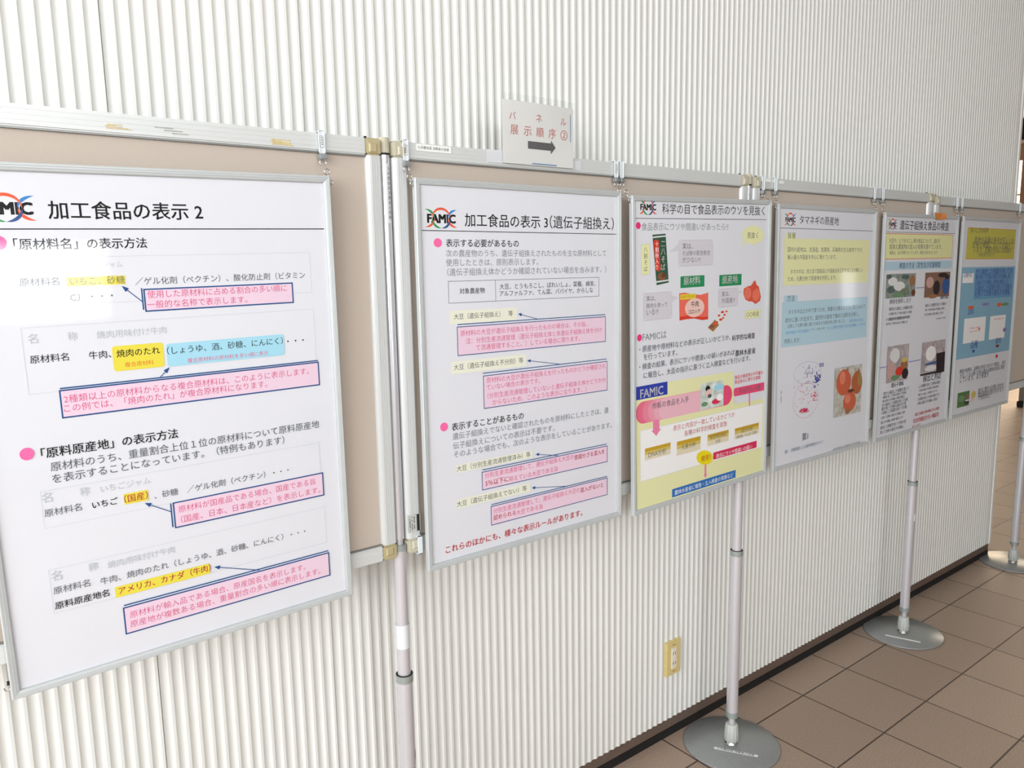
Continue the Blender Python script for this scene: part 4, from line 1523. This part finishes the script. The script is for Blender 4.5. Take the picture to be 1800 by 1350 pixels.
POSTER_6 = [('R',53.3,44.7,564.0,175.5,0,'ol'),
('B',53.3,44.7,564.0,175.5,2,'or'),
('T', 'おいしさの科学', 82.9, 261.4, 54.1, 'D', 0.004),
('T', '産地や品種の表示が正しいか、', 126.0, 567.1, 95.8, 'D', 0),
('T', 'お米の検査についても調べて', 110.9, 548.8, 114.8, 'D', 0),
('T', 'います。品種の判別には核酸の', 123.8, 531.6, 137.0, 'D', 0),
('T', '分析を使う方法です。', 173.9, 349.0, 157.6, 'D', 0),
('R',20.5,209.6,590.0,600.7,0,'b3'),
('R',156.8,216.7,570.9,349.5,0,'b4'),
('R',34.9,234.5,143.2,275.6,0,'w'),
('T', '品種判別', 44.9, 127.1, 243.2, 'N2', 0),
('T', 'から抽出した核酸を用いて対', 162.6, 560.2, 230.0, 'N2', 0),
('T', '酸を用いて対象の遺伝子を増幅し有', 163.6, 536.2, 253.8, 'N2', 0),
('T', 'の遺伝子を増幅し有無を確認しま', 164.5, 512.4, 277.6, 'N2', 0),
('T', 'ら抽出した核酸を用いて対象の', 165.5, 564.8, 301.5, 'N2', 0),
('T', 'を用いて対象の遺伝子を増幅', 166.5, 540.7, 325.3, 'N2', 0),
('E',135.6,381.6,32.1,7.2,0,'or2'),
('E',435.5,381.2,26.2,9.3,0,'or2'),
('E',287.6,373.4,39.9,5.8,0,'vi'),
('E',503.8,381.7,43.1,6.8,0,'gr2'),
('T', '試料', 110.7, 171.6, 400.7, 'N2', 0),
('R',79.6,428.2,300.0,535.5,0,'w'),
('R',347.4,430.0,520.6,535.9,0,'w'),
('T', '体から抽出した核酸を用いて', 138.9, 252.5, 473.0, 'r', 0),
('T', '核酸を用いて対象の遺伝子を増幅し', 141.1, 247.9, 487.1, 'r', 0),
('E',237.1,479.4,10.0,4.7,0,'or2'),
('E',518.2,500.5,19.7,9.9,0,'vi'),
('T', 'ら抽出した核酸を用いて対象', 389.9, 501.5, 445.7, 'r', 0),
('T', '品種', 161.1, 231.8, 545.9, 'N2', 0),
('T', '産地', 425.1, 484.4, 546.1, 'N2', 0),
('E',192.9,575.4,13.2,7.5,0,'bd'),
('E',449.5,570.5,19.3,6.9,0,'br2'),
('E',449.8,617.7,13.3,8.4,0,'r3'),
('T', '検査の結果は、品種名の表示とあわせて確認し、表示', 67.3, 557.1, 654.7, 'D', 0),
('T', 'が正しくない疑いがある場合は農林水産省に報告', 73.5, 551.2, 675.0, 'D', 0),
('T', 'しています。また検査を', 76.2, 375.8, 693.6, 'D', 0),
('R',63.2,748.8,183.2,814.5,0,'gr3'),
('E',102.0,776.9,30.2,14.2,0,'gr2'),
('E',158.4,797.4,24.2,10.6,0,'K2'),
('E',160.1,774.1,24.2,10.5,0,'br4'),
('E',162.8,790.9,22.0,3.8,0,'w2'),
('E',225.0,771.9,24.8,16.5,0,'go2'),
('E',217.7,794.8,20.2,7.8,0,'pc'),
('T', '表示に関するお問い合わせ', 270.3, 555.2, 761.0, 'D', 0),
('T', '電話相談を受け付けます', 273.6, 559.0, 780.9, 'D', 0),
('T', 'ご相談は窓口', 278.5, 405.1, 794.9, 'L', 0)]


FW, FD = .0135, .0110


def frame_mesh():
    """mitred aluminium profile with a sloping grooved face"""
    mb = MB()
    prof = [(0, .0), (.0004, -FD + .0012), (.0018, -FD), (.0042, -FD + .0002), (.0046, -FD + .0008), (.0050, -FD + .0002), (.0078, -FD + .0005), (.0082, -FD + .0011),
            (.0086, -FD + .0005), (.0118, -FD + .0012), (FW, -FD + .0026), (FW, -.004), (.004, 0)]
    # ring loops: inset d from the outside, depth y
    loops = []
    for d, y in prof:
        loops.append([(-PW / 2 + d, y, PH - d), (PW / 2 - d, y, PH - d), (PW / 2 - d, y, d), (-PW / 2 + d, y, d)])
    n = len(loops)
    for s in range(4):
        t = (s + 1) % 4
        vs, fs = [], []
        for lp in loops:
            vs += [lp[s], lp[t]]
        for i in range(n):
            j = (i + 1) % n
            fs.append((2 * i, 2 * j, 2 * j + 1, 2 * i + 1))
        mb.add(vs, fs, M_FRAME)
    return mb


FRAME_OBJ = None


def ring_pts(c, r, ax, n=20):
    return [(c[0] + r * math.cos(2 * math.pi * k / n) * ax[0], c[1] + r * math.cos(2 * math.pi * k / n) * ax[1], c[2] + r * math.sin(2 * math.pi * k / n)) for k in range(n)]


def poster(i, ops, label):
    global FRAME_OBJ
    x, z, yt, yb, ro = POSE[i]
    s = math.sqrt(1 - ((yb - yt) / PH) ** 2)

    def pt(u, v):
        uu = u - PW / 2
        du = uu * math.cos(ro) + v * math.sin(ro)
        dv = -uu * math.sin(ro) + v * math.cos(ro)
        return Vector((x + du, yt + (yb - yt) * v / PH, CAM_H + z - dv * s))

    ex = (pt(PW, 0) - pt(0, 0)).normalized()
    ez = (pt(PW / 2, 0) - pt(PW / 2, PH)).normalized()
    ey = ez.cross(ex).normalized()
    o = pt(PW / 2, PH) + ey * FD
    mw = Matrix.Identity(4)
    for r in range(3):
        mw[r][0], mw[r][1], mw[r][2], mw[r][3] = ex[r], ey[r], ez[r], o[r]
    root = thing('framed_poster', label, 'poster', mw, 'framed posters hanging on the display boards')
    if FRAME_OBJ is None:
        FRAME_OBJ = frame_mesh().build('frame', root)
    else:
        c = FRAME_OBJ.copy()
        COL.objects.link(c)
        c.parent = root
    mb = MB()
    mb.box(-PW / 2 + .004, PW / 2 - .004, -.0022, -.0004, .004, PH - .004, M_BACK)
    mb.build('backing_board', root)
    mb = MB()
    e = FW - .002
    yp = -.0048
    mb.box(-PW / 2 + e, PW / 2 - e, yp, -.0024, e, PH - e, M_PAPER)
    pr = Print(mb, -PW / 2, PH, yp, .000012 if len(ops) > 90 else .00002)
    pr.run(ops)
    mb.build('printed_sheet', root)
    mb = MB()
    yc = -FD + .0018
    mb.add([(-PW / 2 + e, yc, e), (PW / 2 - e, yc, e), (PW / 2 - e, yc, PH - e), (-PW / 2 + e, yc, PH - e)], [(0, 1, 2, 3)], M_COVER)
    mb.build('clear_cover', root)
    # eyelets at the two upper corners
    for sx in (-1, 1):
        mb = MB()
        xx = sx * (PW / 2 + .0035)
        mb.tube(ring_pts((xx, -.005, PH - .012), .0045, (1, 0)), .0011, M_CHROME, 8, True)
        mb.box(min(xx, xx - sx * .006), max(xx, xx - sx * .006), -.007, -.003, PH - .019, PH - .013, M_CHROME)
        mb.build('eyelet', root)
    return root


p1 = poster(0, POSTER_1, 'leftmost framed poster with large pink boxes and yellow and blue highlights')
p2 = poster(1, POSTER_2, 'framed poster of four pink text boxes, hanging below the arrow sign')
p3 = poster(2, POSTER_3, 'framed poster with yellow lower half and green title boxes')
p4 = poster(3, POSTER_4, 'framed poster with a photo of three onions and a dot chart')
p5 = poster(4, POSTER_5, 'framed poster with four laboratory photos and an orange scrap on its top edge')
p6 = poster(5, POSTER_6, 'farthest framed poster with an olive box over a blue panel')
# small hook left at the lower left edge of the first poster
mb = MB()
mb.tube(ring_pts((-PW / 2 - .0035, -.005, .022), .0045, (1, 0)), .0012, M_CHROME, 8, True)
mb.box(-PW / 2 - .0035, -PW / 2 + .003, -.007, -.003, .027, .033, M_BLACK)
mb.build('eyelet', p1)
# orange scrap stuck over the top edge of the fifth poster
mb = MB()
M_ORANGE = mat('orange_paper_scrap', '#d98a48', .6, 0, .3, 18)
q = [(.074, PH + .0095), (.178, PH + .0065), (.186, PH - .0150), (.100, PH - .0180)]
mb.add([(x, -FD - .0006, z) for x, z in q] + [(x, -FD - .0001, z) for x, z in q],
       [(3, 2, 1, 0), (4, 5, 6, 7), (0, 1, 5, 4), (1, 2, 6, 5), (2, 3, 7, 6), (3, 0, 4, 7)], M_ORANGE)
tag(mb.build('orange_scrap', p5), 'orange paper scrap')


# ------------------------------------------------------------------ hanging clips over the top rails
def clip(x, zt, target, label, sticker=True, proto=[]):
    """band round the top rail, hook block, S ring and chain down to the poster's eyelet"""
    root = thing('hanging_clip', label, 'clip', (x, FRONT, zt), 'clips that hang the posters from the top rails')
    w = .0105
    mb = MB()
    t = .0016
    # band: front, top, back
    mb.box(-w / 2, w / 2, -.0045, -.0045 + t, -RW - .006, .0035, M_STRAP, .0005)
    mb.box(-w / 2, w / 2, -.0045, .036, .0020, .0020 + t, M_STRAP, .0005)
    mb.box(-w / 2, w / 2, .0345, .0345 + t, -RW, .0035, M_STRAP, .0005)
    mb.box(-w / 2 - .0012, -w / 2 + .0006, -.0056, -.003, -RW - .004, .0035, M_STRAP)
    mb.box(w / 2 - .0006, w / 2 + .0012, -.0056, -.003, -RW - .004, .0035, M_STRAP)
    mb.build('band', root)
    if sticker:
        mb = MB()
        mb.box(-.0036, .0036, -.0052, -.0044, -.028, -.006, mat('clip_label_border', '#7d828c', .5))
        mb.box(-.0028, .0028, -.0055, -.0050, -.0272, -.0068, M_LABEL)
        for k in range(5):
            mb.box(-.0014, .0014, -.0057, -.0054, -.0100 - k * .0034, -.0082 - k * .0034, mat('label_grey_print', '#5d5f5e'))
        mb.build('sticker', root)
    mb = MB()
    mb.box(-.0075, .0085, -.010, .004, -RW - .0165, -RW - .0055, mat('grey_hook_block', '#a9aeb0', .35, .6), .002)
    mb.build('hook_block', root)
    tx, tz = target[0] - x, target[2] - zt
    ty = target[1] - FRONT
    zc = -RW - .021
    mb = MB()
    mb.tube([(-.0062 * math.cos(math.radians(a)) + .0005, -.004, zc + .0075 * math.sin(math.radians(a)) - .001) for a in range(-55, 236, 14)], .0011, M_CHROME, 8)
    mb.build('hook', root)
    mb = MB()
    c2 = (.0005 + (tx - .0005) * .55, -.004 + (ty + .004) * .55, zc - .0085 + (tz - zc + .0085) * .35)
    mb.tube(ring_pts(c2, .0055, (1, 0)), .0010, M_CHROME, 8, True)
    mb.build('ring', root)
    mb = MB()
    a, b = Vector((c2[0], c2[1], c2[2] - .0055)), Vector((tx, ty, tz + .004))
    n = 3
    for k in range(n):
        q = a.lerp(b, (k + .5) / n)
        L = (b - a).length / n * .62
        ax = (1, 0) if k % 2 else (.3, .95)
        mb.tube([(q.x + .0016 * math.cos(2 * math.pi * j / 14) * ax[0], q.y + .0016 * math.cos(2 * math.pi * j / 14) * ax[1], q.z + L * math.sin(2 * math.pi * j / 14)) for j in range(14)], .0006, M_CHROME, 6, True)
    mb.build('chain', root)
    return root


bpy.context.view_layer.update()


def eyelet(p, sx):
    return p.matrix_world @ Vector((sx * (PW / 2 + .0035), -.005, PH - .012))


CL = [
    (p1, 1, b1, -.004, 'clip above the right corner of the leftmost poster'),
    (p2, -1, b2, -.004, 'clip above the left corner of the poster under the arrow sign, beside the white sticker'),
    (p2, 1, b2, -.003, 'clip above the right corner of the poster under the arrow sign'),
    (p3, -1, b2, -.001, 'clip above the left corner of the poster with yellow lower half'),
    (p3, 1, b3, -.003, 'clip above the right corner of the poster with yellow lower half, among white tape scraps'),
    (p4, -1, b3, .004, 'clip above the left corner of the onion photo poster, beside white tape scraps'),
    (p4, 1, b3, -.004, 'clip above the right corner of the onion photo poster'),
    (p5, -1, b3, .003, 'clip above the left corner of the laboratory photo poster'),
    (p5, 1, b4, -.003, 'clip above the right corner of the laboratory photo poster'),
    (p6, -1, b4, .004, 'clip above the left corner of the farthest poster'),
    (p6, 1, b4, -.002, 'clip above the right corner of the farthest poster at the right edge'),
]
TOPZ = {b1: ZT, b2: ZT - .001, b3: ZT - .003, b4: ZT - .010}
for n, (p, sx, b, dx, lab) in enumerate(CL):
    e = eyelet(p, sx)
    clip(e.x + dx, TOPZ[b], e, lab, n < 3)

# bands round the bottom rails that hold the posters' lower corners
BOT = [(p2, -1, ZB + .0005, 'white band on the bottom rail left of the poster under the arrow sign'),
       (p2, 1, ZB + .0005, 'white band on the bottom rail between the arrow-sign poster and the yellow poster'),
       (p3, 1, ZB - .001, 'white band on the bottom rail between the yellow poster and the onion poster'),
       (p4, 1, ZB - .001, 'white band on the bottom rail between the onion poster and the laboratory photo poster')]
for p, sx, zb, lab in BOT:
    e = p.matrix_world @ Vector((sx * (PW / 2 + .0065), 0, .05))
    root = thing('rail_band', lab, 'band', (e.x, FRONT, zb), 'white bands round the bottom rails')
    w = .012
    mb = MB()
    mb.box(-w / 2, w / 2, -.007, -.005, -.004, RW + .004, M_STRAP, .0006)
    mb.box(-w / 2, w / 2, -.007, .034, RW + .0018, RW + .004, M_STRAP, .0006)
    mb.box(-w / 2, w / 2, -.007, .034, -.004, -.0018, M_STRAP, .0006)
    mb.box(-w / 2, w / 2, .032, .034, -.004, RW + .004, M_STRAP, .0006)
    mb.build('band', root)
    mb = MB()
    mb.lathe([(.002, -.008), (.002, -.004)], M_BLACK, (w / 2 - .003, .004, 0), 10)
    mb.build('screw', root)

# ------------------------------------------------------------------ arrow sign on the second board
SX0, SZ0 = 1.1095, 1.8125
root = thing('paper_sign', 'white paper sign with red characters and a black arrow, taped on the top rail', 'sign', (SX0, FRONT - .006, SZ0))
SW, SH = .2150, .1530
M_SIGN = mat('sign_paper', '#f6f3ef', .6, 0, .01, 8)
tilt = .035


def bend(mb):
    mb.v = [(p[0], p[1] - .004 * math.sin(math.pi * p[0] / SW) * (p[2] / SH), p[2] + 0) for p in mb.v]


mb = MB()
n = 60
vs, fs = [], []
SHS = .1390
for k in range(n + 1):
    for z in (0, SHS):
        vs.append((SW * k / n, 0, z))
fs = [(2 * k, 2 * k + 2, 2 * k + 3, 2 * k + 1) for k in range(n)]
mb.add(vs, fs, M_SIGN)
mb.add([(p[0], .0006, p[2]) for p in vs], [f[::-1] for f in fs], M_SIGN)
pr = Print(mb, 0, SHS, -.0001, .00003)
RED = mat('sign_red_print', '#e0604c', .6)
for ch, u, v, s in (('パ', 28, 34, 21), ('ネ', 105, 33, 21), ('ル', 182, 33, 21), ('展', 33, 64, 26), ('示', 71, 64, 26), ('順', 108, 64, 26), ('序', 146, 64, 26), ('②', 184, 64, 26)):
    pr.text(ch, u - s * .44, u + s * .44, v, RED, .004)
pr.poly([(72, 86), (142, 86), (142, 79), (157, 95), (142, 111), (142, 103), (72, 103)], M_INKB)
BLU = mat('sign_blue_edge', '#3a78b4', .6)
pr.poly([(204.5, 14), (206.5, 14), (206.5, 78), (204.5, 78)], BLU)
pr.poly([(85, 134.5), (160, 134.5), (160, 137), (85, 137)], BLU)
bend(mb)
mb.build('printed_sheet', root)
mb = MB()
vs = []
for k in range(n + 1):
    for z in (-.002, SH):
        vs.append((-.004 + (SW + .008) * k / n, -.0022, z))
mb.add(vs, fs, clear('clear_sleeve_plastic', '#f2f4f4', 1.45, .12, .15, 1.2, .10))
bend(mb)
mb.build('clear_sleeve', root)
M_MTAPE = clear('matt_tape', '#f4f6f8', 1.4, .3, 0, 1.0, .62)
for (xa, xb, za, zb) in ((-.042, .006, -.001, .027), (SW - .004, SW + .030, -.002, .020)):
    mb = MB()
    mb.box(xa, xb, .0044, .0050, za, zb, M_MTAPE)
    mb.build('tape_piece', root)

# ------------------------------------------------------------------ wall outlet
root = thing('wall_outlet', 'yellowed double socket plate low on the ribbed wall', 'outlet', (1.9000, WALL_Y, .286))
OW, OH = .072, .120
mb = MB()
mb.box(-OW / 2, OW / 2, -.009, .004, -OH / 2, OH / 2, mat('yellowed_outlet_plate', '#dcc98c', .45, 0, .03, 30), .003)
mb.build('cover_plate', root)
mb = MB()
mb.box(-.012, .012, -.0115, -.006, -.036, .036, mat('socket_insert', '#e9e3d3', .4), .001)
for zc in (.017, -.017):
    for xx in (-.0048, .0048):
        mb.box(xx - .0011, xx + .0011, -.0119, -.0110, zc - .005, zc + .005, M_BLACK)
mb.build('socket', root)
for zc in (.046, -.046):
    mb = MB()
    mb.box(-.007, .007, -.0100, -.0085, zc - .0015, zc + .0015, mat('plate_mark', '#c08a63', .5))
    mb.build('plate_screw', root)

# ------------------------------------------------------------------ grey partition beyond the far end
root = thing('partition_screen', 'grey partition on a black foot, standing on the far floor at the right edge', 'partition', (9.42, 3.066, 0))
mb = MB()
mb.box(-.02, .02, -1.1, .115, .065, 1.35, mat('grey_partition', '#8f8983', .6, 0, .04, 10), .004)
mb.build('panel', root)
for yy in (.082, -1.0):
    mb = MB()
    mb.box(-.06, .06, yy - .035, yy + .035, 0, .065, M_BLACK, .006)
    mb.build('foot', root)
